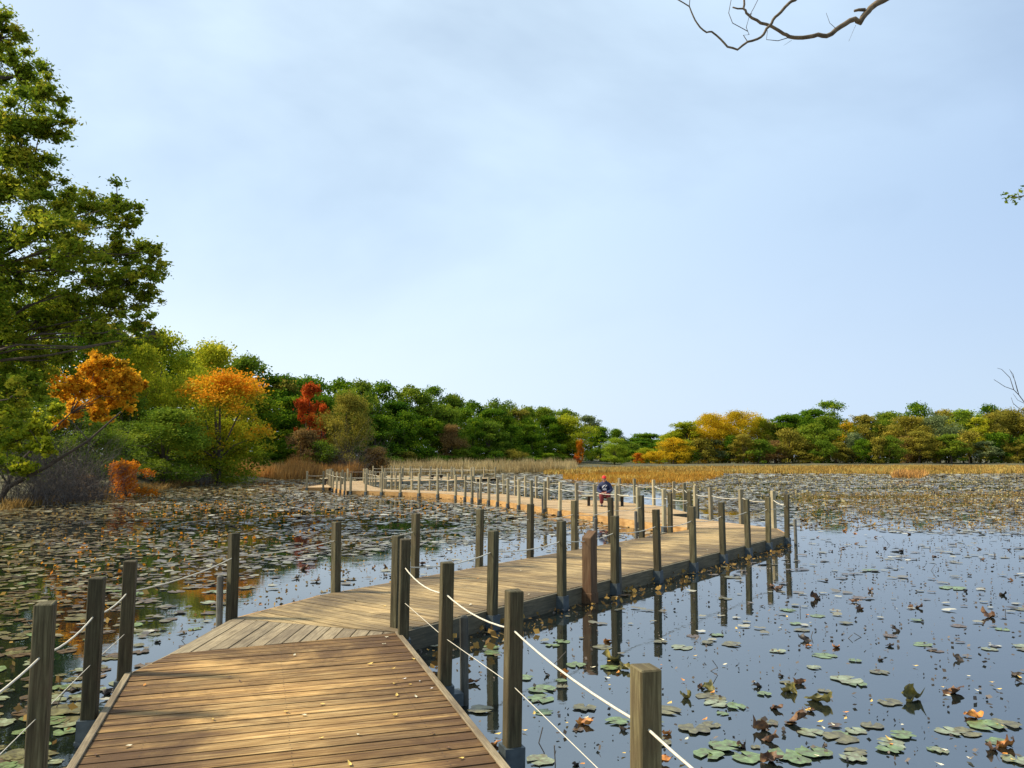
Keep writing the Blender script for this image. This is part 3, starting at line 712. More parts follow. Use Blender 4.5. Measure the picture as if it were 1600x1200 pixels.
# left bank: back row of the wood
x = 378
while x < 905:
    D = np.interp(x, [380, 600, 800, 930], [92, 118, 150, 178]); w = 72 * rg.uniform(.85, 1.2) * 100 / D * 1.15
    tree(x, sil(x) + rg.uniform(-5, 7), D + rg.uniform(-3, 5), w, far_p, ('dgreen' if x < 640 else 'green') if rg.random() < .75 else ('green' if x < 640 else 'dgreen'), 'tall dark green tree on the skyline of the left wood, %s' % nth('a'), 'dark green trees of the wood on the left bank')
    x += w * .52
x = 400
while x < 900:
    D = np.interp(x, [380, 600, 800, 930], [84, 106, 138, 165]); w = 60 * rg.uniform(.8, 1.2) * 100 / D * 1.15
    tree(x, sil(x) + rg.uniform(28, 50), D, w, far_p, 'dgreen' if rg.random() < .8 else 'green', 'lower dark green tree at the shaded edge of the left wood, %s' % nth('b'), 'lower trees along the edge of the left wood')
    x += w * .6
for i, x in enumerate(range(395, 900, 27)):
    D = np.interp(x, [380, 600, 800, 930], [80, 100, 130, 155])
    mt = 'dgreen' if i % 3 else ('olive' if i % 2 else 'green')
    tree(x, 714 - rg.uniform(0, 18) * 100 / D, D, 44 * 100 / D * 1.2, shrub_p, mt, {'dgreen': 'dark green waterside shrub behind the reeds on the left bank', 'olive': 'olive brown waterside shrub behind the reeds on the left bank', 'green': 'mid green waterside shrub behind the reeds on the left bank, '}[mt] + nth(mt),
         {'dgreen': 'dark green shrubs behind the reeds', 'olive': 'olive shrubs behind the reeds', 'green': 'mid green shrubs behind the reeds'}[mt], 'shrub', 'shrub')
x = 440
while x < 900:
    D = np.interp(x, [380, 600, 800, 930], [88, 112, 144, 170]); w = 62 * rg.uniform(.8, 1.2) * 100 / D * 1.15
    tree(x, sil(x) + rg.uniform(9, 26), D, w, far_p, 'green' if rg.random() < .45 else ('dgreen' if rg.random() < .7 else 'olive'), 'green tree in the middle row of the left wood, %s' % nth('m'), 'trees in the middle row of the left wood')
    x += w * .58
x = 1048
while x < 1690:
    yt = float(np.interp(x, [1045, 1080, 1110, 1160, 1200, 1250, 1300, 1330, 1380, 1440, 1500, 1560, 1640], [670, 662, 654, 650, 656, 650, 645, 656, 652, 650, 650, 648, 648]))
    mt = 'yellow' if x < 1110 and rg.random() < .5 else 'ygreen' if x < 1190 else rg.choice(['green', 'dgreen']) if x < 1320 else rg.choice(['olive', 'ygreen', 'olive', 'green'])
    tree(x, yt + rg.uniform(-2, 10), 189 + rg.uniform(-3, 3), rg.uniform(34, 48), far_p, mt, '%s tree in the middle row of the right bank, %s' % ({'yellow': 'yellow', 'ygreen': 'yellow green', 'green': 'mid green', 'dgreen': 'dark green', 'olive': 'olive'}[mt], nth('rm' + mt)), 'trees in the middle row of the right bank')
    x += rg.uniform(19, 27)
# distinct trees, left to right
T = tree
T(205, 532, 60, 90, near_p, 'ygreen', 'yellow green tree directly above the orange leaning tree')
T(120, 640, 46, 150, near_p, 'green', 'green tree behind the orange leaning tree')
T(215, 545, 84, 150, near_p, 'dgreen', 'dark green tree deep behind the tall yellow green tree')
T(290, 552, 90, 150, near_p, 'green', 'green tree deep behind the two tall yellow green trees')
T(345, 655, 63, 120, near_p, 'ygreen', 'low yellow green tree wrapped around the stem of the yellow orange tree')
T(-40, 430, 62, 190, near_p, 'green', 'green tree cut by the left edge, farthest left behind the big overhanging tree')
T(75, 462, 58, 170, near_p, 'dgreen', 'dark green tree filling the gap behind the big overhanging tree')
T(165, 508, 64, 130, near_p, 'olive', 'olive tree with brownish top just left of the tall yellow green tree')
T(245, 523, 68, 125, near_p, 'ygreen', 'tall yellow green tree right of the big overhanging tree')
T(325, 541, 76, 115, near_p, 'ygreen', 'round topped yellow green tree above the orange and yellow tree')
T(372, 556, 84, 70, far_p, 'green', 'mid green tree right behind the two tall yellow green trees')
T(343, 583, 61, 142, turn_p, 'turning', 'round shoreline tree turning from green below to yellow and orange on top')
T(255, 640, 54, 125, near_p, 'green', 'bright green bushy tree low on the left shore')
T(200, 620, 58, 110, near_p, 'green', 'shaded green tree behind the grey bare shrub')
T(30, 600, 47, 180, near_p, 'green', 'dark leafy tree low at the left edge of the photo')
T(484, 600, 86, 44, narrow_p, 'red', 'narrow red maple standing in the dark wood')
T(503, 632, 84, 26, narrow_p, 'red', 'small red sapling below and right of the narrow red maple')
T(543, 617, 83, 78, near_p, 'olive', 'open olive yellow tree right of the red maple')
T(585, 700, 82, 50, shrub_p, 'brown', 'brown orange shrub below the open olive yellow tree', None, 'shrub', 'shrub')
T(470, 672, 80, 60, shrub_p, 'brown', 'greyish brown shrub below the red maple', None, 'shrub', 'shrub')
T(500, 690, 80, 50, shrub_p, 'green', 'green shrub in front of the greyish brown shrub by the reeds', None, 'shrub', 'shrub')
T(705, 665, 118, 44, near_p, 'brown', 'small russet tree in the middle of the dark wood')
T(800, 640, 150, 60, far_p, 'olive', 'olive tree near the right part of the left wood')
T(885, 650, 158, 78, near_p, 'ygreen', 'broad yellow green tree near the right end of the left wood')
T(905, 688, 152, 16, shrub_p, 'orange', 'orange crown tucked in right of the broad yellow green tree', None, 'tree', 'broadleaf_tree')
T(901, 713, 148, 13, shrub_p, 'red', 'small red orange bush at the foot of the broad yellow green tree', None, 'shrub', 'shrub')
T(925, 650, 172, 46, far_p, 'sage', 'pale sage green tree on the skyline at the right end of the left wood')
T(938, 668, 168, 50, far_p, 'dgreen', 'dark green tree below the pale sage tree')
T(963, 671, 205, 34, far_p, 'dgreen', 'small dark tree poking up beside the skyline dip')
T(960, 685, 150, 44, near_p, 'lime', 'light green rounded tree alone at the foot of the skyline dip')
for x_ in range(918, 1060, 14): T(x_, rg.uniform(700, 707), 196, 30, shrub_p, ['green', 'dgreen', 'ygreen'][x_ % 3], '%s low shrub along the shore under the skyline dip, %s' % (['mid green', 'dark green', 'yellow green'][x_ % 3], nth('dip%d' % (x_ % 3))), 'low shrubs under the skyline dip', 'shrub', 'shrub')
T(975, 690, 215, 60, far_p, 'green', 'mid green distant tree at the left side of the skyline dip')
T(1003, 690, 225, 56, far_p, 'dgreen', 'low dark distant tree in the bottom of the skyline dip, left of a similar one')
T(1030, 692, 222, 60, far_p, 'dgreen', 'low dark distant tree in the bottom of the skyline dip, right of a similar one')
T(990, 684, 240, 60, far_p, 'dgreen', 'dark distant tree in the skyline dip, first from the left')
T(1012, 678, 245, 70, far_p, 'dgreen', 'widest dark distant tree in the skyline dip')
T(1042, 679, 240, 60, far_p, 'dgreen', 'dark distant tree right in the skyline dip beside the yellow trees')
T(995, 708, 175, 22, shrub_p, 'orange', 'tiny orange bush below the skyline dip', None, 'shrub', 'shrub')
T(1008, 699, 180, 34, far_p, 'ygreen', 'small yellow green tree below the skyline dip')
T(1018, 706, 172, 24, shrub_p, 'yellow', 'small yellow bush left of the yellow trees', None, 'shrub', 'shrub')
# right bank
T(1052, 684, 172, 54, far_p, 'yellow', 'low yellow tree at the left end of the right bank')
T(1075, 660, 180, 60, far_p, 'ygreen', 'yellow green tree second from the left end of the right bank')
T(1108, 648, 182, 74, near_p, 'yellow', 'golden yellow tree on the right bank, left one of the two large golden trees')
T(1152, 644, 184, 78, near_p, 'yellow', 'golden yellow tree on the right bank, right one of the two large golden trees')
T(1192, 655, 188, 56, far_p, 'olive', 'olive tree between the golden trees and the dark green trees')
T(1224, 648, 190, 66, far_p, 'dgreen', 'dark green tree just left of the tallest dark green tree on the right bank')
T(1262, 640, 194, 66, far_p, 'dgreen', 'dark green tree left half of the tallest clump on the right bank')
T(1295, 628, 196, 66, far_p, 'dgreen', 'tallest dark green tree on the right bank')
T(1275, 662, 182, 70, far_p, 'green', 'mid green tree in front of the tallest dark green tree')
T(1322, 656, 186, 44, far_p, 'turning', 'dull orange tree just right of the tallest dark green tree')
T(1356, 650, 192, 60, far_p, 'olive', 'olive tree with orange tint right of the dull orange tree')
T(1392, 645, 196, 60, far_p, 'green', 'mid green tree left of the rounded dark treetop on the right skyline')
T(1437, 631, 200, 58, far_p, 'dgreen', 'rounded dark treetop standing above the right skyline')
T(1418, 652, 184, 70, near_p, 'olive', 'olive yellow tree below the rounded dark treetop')
T(1468, 650, 184, 64, near_p, 'sage', 'greyish sage tree right of and below the rounded dark treetop')
T(1478, 642, 198, 50, far_p, 'olive', 'olive treetop right of the rounded dark one')
T(1516, 641, 194, 60, far_p, 'lime', 'bright yellow green treetop near the right edge')
T(1548, 634, 198, 50, far_p, 'dgreen', 'pointed dark treetop near the right edge')
T(1575, 641, 190, 70, near_p, 'olive', 'olive brown tree at the right edge of the photo, left of the last one')
T(1625, 636, 186, 80, near_p, 'olive', 'olive brown tree cut by the right edge of the photo')
T(1680, 640, 186, 90, far_p, 'green', 'green tree outside the right edge')
mts = ['olive', 'green', 'olive', 'sage', 'dgreen', 'olive', 'green', 'brown', 'olive']
lab = {'green': ('mid green low tree along the foot of the right bank', 'mid green low trees on the right bank'), 'olive': ('olive yellow low tree along the foot of the right bank', 'olive low trees on the right bank'),
       'sage': ('pale sage low tree along the foot of the right bank', 'pale sage low trees on the right bank'), 'dgreen': ('dark green low tree along the foot of the right bank', 'dark green low trees on the right bank'),
       'brown': ('brown low tree along the foot of the right bank', 'brown low trees on the right bank')}
x = 1045; i = 0
while x < 1680:
    mt = mts[i % 9]; w = rg.uniform(36, 52)
    T(x, rg.uniform(672, 692), 176 + rg.uniform(-2, 4), w, far_p if i % 2 else shrub_p, mt, lab[mt][0] + ', ' + nth('r' + mt), lab[mt][1]); x += w * .55; i += 1
# orange bush low left
T(200, 722, 40, 84, shrub_p, 'orange', 'small orange bush at the waterline on the left shore', None, 'shrub', 'shrub')
T(135, 742, 41, 40, shrub_p, 'brown', 'brown low bush at the waterline left of the small orange bush', None, 'shrub', 'shrub')

# trees built cluster by cluster
def cluster_tree(name, label, base, clusters, D0, per_px, leaf, mat, trunk_r, seed, limb_from, dj=2.5, aspect=.5, cat='tree', tg=None, flat=.75, shell=.35):
    rng = np.random.default_rng(seed); root = tag(empty(name, base), label, cat); cs, rs, per = [], [], []
    for cx, cy, r_ in clusters:
        D = D0 + rng.uniform(-dj, dj); c = at(cx, cy, D) - Vector(base); cs.append(tuple(c)); rs.append(r_ * D / FPX); per.append(int(per_px * r_ * r_))
    # break each cluster into small sprays
    c2, r2, p2 = [], [], []
    for c, r_, k in zip(cs, rs, per):
        m_ = 18
        for j in range(m_):
            d = rng.normal(size=3); d /= np.linalg.norm(d); q = np.array(c) + d * r_ * rng.uniform(.15, 1.05); c2.append(tuple(q)); r2.append(r_ * rng.uniform(.22, .42)); p2.append(max(5, k // m_))
    P, T_ = clump_points(c2, r2, p2, rng, flat, shell)
    if tg: T_ = np.clip(T_ + tg(P), 0, 1)
    mb = MB()
    tr = [Vector(p) for p in limb_from]; n_ = len(tr)
    mb.tube(tr, [trunk_r * (1 - .75 * i / (n_ - 1)) for i in range(n_)], 8)
    for c, r_ in zip(cs, rs):
        c = Vector(c); a = min(tr[1:], key=lambda q: (q - c).length + (6 if q.z > c.z else 0))
        mid = a.lerp(c, .5) + Vector((rng.uniform(-.4, .4), rng.uniform(-.4, .4), rng.uniform(-.1, .6)))
        mb.tube([a, a.lerp(mid, .55), mid, mid.lerp(c, .6) + Vector((rng.uniform(-.2, .2), 0, rng.uniform(-.2, .2))), c], [trunk_r * .24, trunk_r * .18, trunk_r * .12, trunk_r * .08, .015], 6)
    for j in range(0, len(c2), 1):
        c = Vector(cs[j // 18]); q = Vector(c2[j]); mb.tube([c, c.lerp(q, .5) + Vector((0, 0, rng.uniform(-.1, .15))), q, q + (q - c) * .35], [.022, .015, .009, .004], 4)
    mb.build('trunk', M['bark'], root)
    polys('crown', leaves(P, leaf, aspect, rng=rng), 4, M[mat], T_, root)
    return root
bx = at(-170, 714, 25); bz = .4; base = (bx.x, bx.y, bz)
big = [(-20, 15, 35), (0, 60, 42), (25, 120, 48), (60, 150, 40), (-40, 130, 70), (20, 200, 60), (70, 200, 42), (55, 245, 45), (-60, 240, 90), (0, 290, 60), (60, 290, 42), (100, 320, 42), (150, 325, 45), (185, 320, 34),
       (195, 350, 26), (60, 350, 50), (0, 370, 60), (-70, 380, 90), (110, 385, 50), (170, 395, 42), (215, 395, 36), (245, 392, 22), (235, 430, 30), (195, 440, 42), (140, 440, 48), (80, 430, 52), (20, 440, 56), (-60, 480, 80),
       (225, 470, 26), (180, 482, 40), (120, 490, 48), (60, 500, 52), (215, 508, 28), (240, 525, 16), (150, 525, 34), (0, 520, 60), (60, 560, 46), (-20, 600, 60), (100, 555, 30), (20, 620, 46), (50, 600, 34), (-30, 680, 50), (170, 540, 24), (200, 530, 22)]
cluster_tree('overhanging_tree', 'tall leafy green tree at the left edge leaning over the lake towards the boardwalk', base, big, 25, 2.0, .135, 'willow', .26, 31,
             [(0, 0, -.8), (.6, 0, 2.0), (1.3, .2, 4.5), (1.8, .3, 7.5), (2.2, .2, 10.5), (2.6, 0, 14)], 2.2, .45, shell=.1)
bx = at(0, 714, 38); base = (bx.x, bx.y, .4)
org = [(110, 600, 28), (140, 575, 26), (165, 565, 20), (185, 590, 26), (210, 600, 18), (155, 610, 28), (120, 640, 22), (185, 630, 22), (95, 660, 14), (160, 645, 18), (200, 615, 14)]
cluster_tree('leaning_tree', 'orange leaved tree leaning out over the left shore above the grey bare shrub', base, org, 38, 7.5, .15, 'orange2', .12, 32,
             [(0, 0, -.6), (.8, 0, 1.2), (2.0, 0, 2.5), (3.2, .1, 3.7)], 1.4, .8, shell=.1)
bx = at(-10, 714, 33); base = (bx.x, bx.y, .3)
lo = [(10, 640, 36), (50, 670, 28), (20, 690, 32), (70, 700, 20), (-20, 720, 36), (35, 735, 20), (-30, 650, 40), (90, 640, 18)]
cluster_tree('leaning_tree', 'dark stemmed low tree with scattered yellow and brown leaves at the left edge shore', base, lo, 33, 1.6, .16, 'ygreen', .12, 33,
             [(0, 0, -.6), (.7, 0, .5), (2.2, 0, 1.3), (3.9, 0, 2.4), (5.2, 0, 3.6)], 1.2, .8, shell=.1)
# bare grey shrubs
def bare_shrub(cx, cy, rx, ry, D, n_, label, seed):
    rng = np.random.default_rng(seed); b0_ = at(cx, 714, D); gz = float(ground_z([(b0_.x, b0_.y)])[0]); root = tag(empty('bare_shrub', (b0_.x, b0_.y, gz)), label, 'shrub')
    W_ = rx * D / FPX; H_ = (at(cx, cy - ry, D).z - gz); V = []; Tn = []
    for i in range(n_):
        p = np.array([rng.uniform(-.6, .6) * W_, rng.uniform(-.6, .6) * W_, 0]); a = rng.uniform(0, 6.28); sp = rng.uniform(.1, .9)
        d = np.array([math.cos(a) * sp, math.sin(a) * sp, 1.0]); ln = H_ * rng.uniform(.35, 1.05) / 7; w = .022
        for k in range(8):
            d = d + rng.normal(size=3) * .22; d[2] -= .05 * k * .4; dn = d / np.linalg.norm(d); q = p + dn * ln
            s = np.cross(dn, rng.normal(size=3)); s /= np.linalg.norm(s); V.append([p - s * w / 2, p + s * w / 2, q + s * w * .4, q - s * w * .4]); Tn.append(rng.random())
            for _ in range(2):
                e = dn + rng.normal(size=3) * .7; e /= np.linalg.norm(e); r_ = q + e * ln * rng.uniform(.5, 1.1); V.append([q - s * w / 3, q + s * w / 3, r_ + s * .004, r_ - s * .004]); Tn.append(rng.random())
            p = q; w *= .85
    polys('twigs', np.array(V), 4, M['twig_grey'], Tn, root)
bare_shrub(118, 702, 80, 48, 37, 430, 'large tangled grey leafless shrub on the left shore under the orange leaning tree', 1)
bare_shrub(60, 738, 80, 32, 34, 320, 'low dark leafless tangle at the left edge of the shore', 2)
bare_shrub(300, 745, 45, 12, 58, 260, 'low grey leafless brush under the yellow orange tree', 3)
bare_shrub(545, 690, 34, 34, 80, 220, 'grey leafless shrub in the wood under the olive yellow tree', 4)

# ------------------------------------------------------------ reeds and marsh (stuff)
def blades(name, pts_poly, n_, hmin, hmax, w, mat, hfun=None, seed=0, lean=.18, kindlabel=None, cl=0):
    rng = np.random.default_rng(seed); poly = np.array(pts_poly); lo_, hi = poly.min(0), poly.max(0); P = rng.uniform(lo_, hi, (int(n_ * 3), 2)); P = P[inside(P, poly)][:n_]
    if cl: g = np.sin(P[:, 0] * .9 + np.sin(P[:, 1] * .4) * 2) * np.sin(P[:, 1] * .7 + P[:, 0] * .23); P = P[(g + rng.normal(size=len(P)) * .5) > -cl]
    k = len(P); h = rng.uniform(hmin, hmax, k) * (1 + .3 * np.sin(P[:, 0] * 2.1 + 3 * np.sin(P[:, 1] * .9))) * (1 + .25 * np.sin(P[:, 0] * .8) * np.sin(P[:, 1] * .5 + P[:, 0] * .31)); a = rng.uniform(0, math.pi, k); wv = np.stack([np.cos(a), np.sin(a), 0 * a], 1) * w * .5
    b_ = np.column_stack([P, np.full(k, -.03)]); tp = b_ + np.column_stack([rng.normal(0, lean, k) * h, rng.normal(0, lean, k) * h, h])
    md = (b_ + tp) / 2 + rng.normal(0, .02, (k, 3))
    V = np.stack([b_ - wv, b_ + wv, md + wv * .9, tp, md - wv * .9], 1)
    t_ = np.clip(.45 + .22 * np.sin(P[:, 0] * .35 + 1) * np.cos(P[:, 1] * .21) + rng.normal(0, .18, k), 0, 1)
    return tag(polys(name, V, 5, M[mat], t_), kindlabel[0], kindlabel[1], kind='stuff')
def band(px_front, px_back, z=0): return [tuple(gp(x, y, z)) for x, y in px_front] + [tuple(gp(x, y, z)) for x, y in reversed(px_back)]
b1_ = band([(335, 751.5), (400, 750), (450, 749.5), (520, 748), (600, 744)], [(330, 748), (450, 745.5), (520, 743.5), (600, 740)])
blades('reeds', b1_, 22000, .9, 1.55, .05, 'reed', seed=1, kindlabel=('orange brown reeds along the far left shore behind the boardwalk', 'reeds'))
b2_ = band([(590, 744), (700, 741.5), (800, 739), (900, 737.5)], [(590, 740), (750, 736.5), (900, 734)])
blades('reeds', b2_, 16000, .8, 1.5, .06, 'reed_pale', seed=2, kindlabel=('pale tan reeds at the foot of the dark wood', 'reeds'))
b3_ = band([(850, 741), (960, 741), (1100, 740), (1300, 740.5), (1450, 741), (1620, 740)], [(850, 734.8), (1000, 732.6), (1150, 731), (1350, 730), (1620, 730)])
blades('marsh_grass', b3_, 60000, .18, .55, .14, 'sedge_green', seed=3, lean=.3, kindlabel=('golden olive marsh grass below the trees of the right bank', 'grass'))
b4_ = band([(880, 749), (960, 756), (1060, 756), (1110, 750), (1130, 743)], [(880, 744), (960, 741), (1010, 737.5), (1070, 737.5), (1130, 738)])
blades('marsh_grass', b4_, 20000, .1, .42, .07, 'sedge', seed=4, lean=.35, cl=.4, kindlabel=('rust orange sedge patch behind the boardwalk platform', 'grass'))
b5_ = band([(1395, 747), (1440, 747.5), (1450, 743)], [(1395, 742), (1430, 741)])
blades('marsh_grass', b5_, 2500, .3, .7, .1, 'reed', seed=5, lean=.35, kindlabel=('dark rusty sedge tuft on the right of the marsh', 'grass'))
b6_ = band([(0, 799), (90, 787), (200, 771), (335, 756)], [(0, 792), (200, 764), (335, 752)])
blades('marsh_grass', b6_, 7000, .15, .45, .05, 'brown', seed=6, lean=.5, kindlabel=('brown trampled grass along the near left shore', 'grass'))

# ------------------------------------------------------------ floating leaves
DK = [rB_poly, [b0, aR, pivot, cornerL, wedge0, bendL, b1], [cF0, cTip, cB1, cF1]]
def wpoly(px): return np.array([tuple(gp(x, y, 0)) for x, y in px])
OPEN_L = wpoly([(205, 1120), (205, 1010), (262, 985), (330, 925), (420, 893), (520, 872), (640, 858), (740, 850), (860, 838), (985, 826), (1010, 836), (860, 880), (620, 915), (370, 960), (240, 1045), (190, 1150)])
OPEN_R = wpoly([(640, 1000), (980, 900), (1200, 848), (1245, 832), (1300, 826), (1330, 815), (1360, 830), (1480, 836), (1640, 838), (2200, 840), (2600, 1300), (1000, 1500), (700, 1200)])
OPEN_C = wpoly([(1000, 772), (1085, 770), (1090, 800), (1060, 805), (965, 792), (962, 776)])
STREAKS = [wpoly(s) for s in ([(1340, 752.5), (1460, 752), (1640, 753), (1640, 754.6), (1440, 754.3), (1340, 753.6)], [(1060, 757), (1240, 757), (1230, 758.4), (1070, 758.6)], [(1150, 746.6), (1340, 746.8), (1340, 747.6), (1150, 747.6)],
           [(1180, 776), (1640, 772), (1640, 776), (1420, 779), (1190, 781)], [(820, 753.5), (900, 753.5), (900, 755), (820, 754.5)], [(1330, 763), (1500, 762), (1500, 764), (1330, 765)], [(420, 800), (560, 797), (560, 803), (430, 806)], [(560, 820), (700, 815), (720, 824), (570, 829)], [(330, 845), (470, 838), (480, 848), (330, 856)])]
def density(P):
    d = np.full(len(P), .86)
    yy = P[:, 1]; xx = P[:, 0]
    nz = np.sin(xx * .8 + np.sin(yy * .35) * 2.2) * np.sin(yy * .55 + np.cos(xx * .5) * 1.7)
    n2_ = np.sin(xx * 2.3 + 1.3 * np.sin(yy * 1.1)) * np.sin(yy * 1.9 + 1.1 * np.cos(xx * 1.3)); n3_ = np.sin(xx * .33 + 2 + np.sin(yy * .21)) * np.sin(yy * .27 + .7)
    d = d * np.clip(1.0 + .55 * nz + .35 * n2_ + .4 * n3_, .12, 1.15)
    nearL = (xx < 0) & (yy < 9); d = np.where(nearL, .55, d)
    d[inside(P, OPEN_R)] = .085 * np.clip(1 + 1.1 * n2_[inside(P, OPEN_R)] + .8 * nz[inside(P, OPEN_R)], .1, 3); d[inside(P, OPEN_L)] = .10; d[inside(P, OPEN_C)] = .15
    for s in STREAKS: d[inside(P, s)] *= .12
    d[~inside(P, LAKE)] = 0
    for q in DK: d[inside(P, np.array(q))] = 0
    return d
def pad_faces(P, r_, rng, tilt=.05, z0=.006, n_=8, zj=.008):
    k = len(P); an = rng.uniform(0, 6.28, k)[:, None] + np.linspace(0, 2 * math.pi, n_, endpoint=False)[None, :]
    rr = r_[:, None] * rng.uniform(.8, 1.12, (k, n_)); rr[:, 0] *= .35
    x_ = P[:, 0:1] + rr * np.cos(an); y_ = P[:, 1:2] + rr * np.sin(an)
    tx, ty = rng.normal(0, tilt, (k, 1)), rng.normal(0, tilt, (k, 1))
    z_ = z0 + rng.uniform(0, zj, (k, 1)) + r_[:, None] * (np.abs(tx) + np.abs(ty)) * .6 + (x_ - P[:, 0:1]) * tx + (y_ - P[:, 1:2]) * ty
    return np.stack([x_, y_, z_], -1)
# candidate positions: Poisson-like scatter with size growing slowly with distance
rng = np.random.default_rng(77); allP = []; allR = []
for y0, y1, r0 in ((2.5, 12, .074), (12, 24, .082), (24, 45, .108), (45, 75, .17), (75, 110, .28), (110, 185, .5)):
    x0, x1 = -y1 * .8 - 3, y1 * .8 + 6; x0 = max(x0, -45); area = (y1 - y0) * (x1 - x0); k = int(area * .8 / (math.pi * r0 * r0)); k = min(k, 60000)
    P = np.column_stack([rng.uniform(x0, x1, k), rng.uniform(y0, y1, k)]); P = P[rng.random(k) < density(P)]
    allP.append(P); allR.append(r0 * rng.lognormal(-.12, .34, len(P)))
P = np.concatenate(allP); Rr = np.concatenate(allR)
# the ones that show largest are single lily pads, the rest one mass
pxy = np.array([proj(p[0], p[1], 0) for p in P]); vis = (pxy[:, 0] > -20) & (pxy[:, 0] < 1620) & (pxy[:, 1] < 1230)
score = np.where(vis, Rr ** 2 / (P[:, 1] ** 3), -1)
hand = [(768, 1012), (769, 1021), (879, 1003), (863, 1009), (914, 1107), (844, 1189), (846, 1078), (846, 1093), (942, 1012), (952, 1044), (1065, 1012), (1042, 1111), (1313, 1154), (1393, 1163), (1333, 1185), (1337, 1143), (1278, 963), (1267, 1145),
        (1170, 1185), (1227, 1180), (1273, 1177), (1250, 1190), (1483, 1143), (1510, 1145), (1567, 1133), (1120, 1100), (1133, 1167), (1107, 1180), (1560, 1160), (1390, 1172), (1243, 975), (1253, 985), (1433, 970), (1215, 1018), (820, 1060), (900, 1040), (1110, 1090), (1150, 1105), (965, 1128), (700, 1105),
        (78, 1128), (105, 1132), (60, 1165), (100, 1145), (25, 1180), (1030, 1160), (1085, 1140), (1410, 1150), (1590, 1188), (1200, 1130), (1540, 1135)]
order = np.argsort(-score)[:300 - len(hand)]; ind = np.zeros(len(P), bool); ind[order] = True; ind &= score > 0
padm = []
for j in range(5):
    n_ = 18; vs = [(0, 0, .002)]; fs = []; rr = random.Random(j)
    for k in range(n_):
        a = .22 + (2 * math.pi - .44) * k / (n_ - 1); q = 1 + rr.uniform(-.16, .07) - (.25 if k in (6 + j, 11 - j) else 0); vs.append((q * math.cos(a), q * math.sin(a), .02 + rr.uniform(-.02, .05 if k % 5 else .10)))
    for k in range(n_): a_ = vs[k + 1] ; vs.append((a_[0] * .6, a_[1] * .6, .012 + rr.uniform(-.008, .012)))
    for k in range(n_ - 1): fs += [(0, n_ + 1 + k, n_ + 2 + k), (n_ + 1 + k, k + 1, k + 2, n_ + 2 + k)]
    o = mesh_obj('lily_pad', vs, fs, M['pad'], smooth=True); padm.append(o.data); bpy.data.objects.remove(o)
def padmat(name, a, b_, c, rough=.35):
    m_, t, bs = new_mat(name); tc_ = t.nodes.new('ShaderNodeTexCoord'); oi = t.nodes.new('ShaderNodeObjectInfo')
    n_ = noise(t, tc_.outputs['Object'], 2.2, 5, .6); ad = t.nodes.new('ShaderNodeVectorMath'); ad.operation = 'ADD'; t.links.new(tc_.outputs['Object'], ad.inputs[0]); t.links.new(oi.outputs['Random'], ad.inputs[1]); t.links.new(ad.outputs[0], n_.inputs[0])
    t.links.new(ramp(t, [(.32, a), (.52, b_), (.7, c)], n_.outputs[0]).outputs[0], bs.inputs['Base Color']); bs.inputs['Roughness'].default_value = rough
    return m_
PM = [padmat('pad_green', (.09, .07, .03), (.13, .19, .06), (.22, .30, .12)), padmat('pad_olive', (.055, .04, .015), (.13, .115, .04), (.22, .20, .08)), padmat('pad_pale', (.14, .10, .05), (.20, .23, .12), (.33, .36, .22)), padmat('pad_brown', (.035, .025, .012), (.10, .06, .025), (.19, .12, .05))]
PL = {0: 'green', 1: 'olive', 2: 'pale green', 3: 'brown'}
def put_pad(x, y, r_, k, rg_):
    side = 'left' if (x + y * .3 < 0 and y < 9) or (x < y * .74 - 8.2 and y >= 9) else 'right'
    o = bpy.data.objects.new('lily_pad', rg_.choice(padm)); link(o); o.location = (x, y, .004 + rg_.uniform(0, .008)); o.rotation_euler = (rg_.gauss(0, .02), rg_.gauss(0, .02), rg_.uniform(0, 6.28)); o.scale = (r_, r_ * rg_.uniform(.85, 1.1), r_ * .35)
    o.material_slots[0].link = 'OBJECT'; o.material_slots[0].material = PM[k]
    tag(o, '%s lily pad floating on the water to the %s of the boardwalk' % (PL[k], side), 'lily pad', '%s lily pads on the %s water' % (PL[k], side))
rg_ = random.Random(3)
for x, y in hand: q = gp(x, y, 0); put_pad(q[0], q[1], rg_.uniform(.075, .125), rg_.choice([0, 0, 2, 1]), rg_)
for i in np.nonzero(ind)[0]: put_pad(P[i, 0], P[i, 1], Rr[i], rg_.choice([0, 2, 3, 1, 1] if P[i, 0] > 0 else [1, 1, 3, 3, 2, 0]), rg_)
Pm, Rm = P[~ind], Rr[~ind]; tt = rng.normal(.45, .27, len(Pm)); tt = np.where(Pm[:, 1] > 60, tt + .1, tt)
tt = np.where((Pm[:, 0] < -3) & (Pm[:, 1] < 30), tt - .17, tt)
tag(polys('lily_pads', pad_faces(Pm, Rm, rng, .045, .008), 8, M['pad'], np.clip(tt, 0, 1.1)), 'sheet of small lily pads covering the lake on both sides of the boardwalk', 'lily pads', kind='stuff')
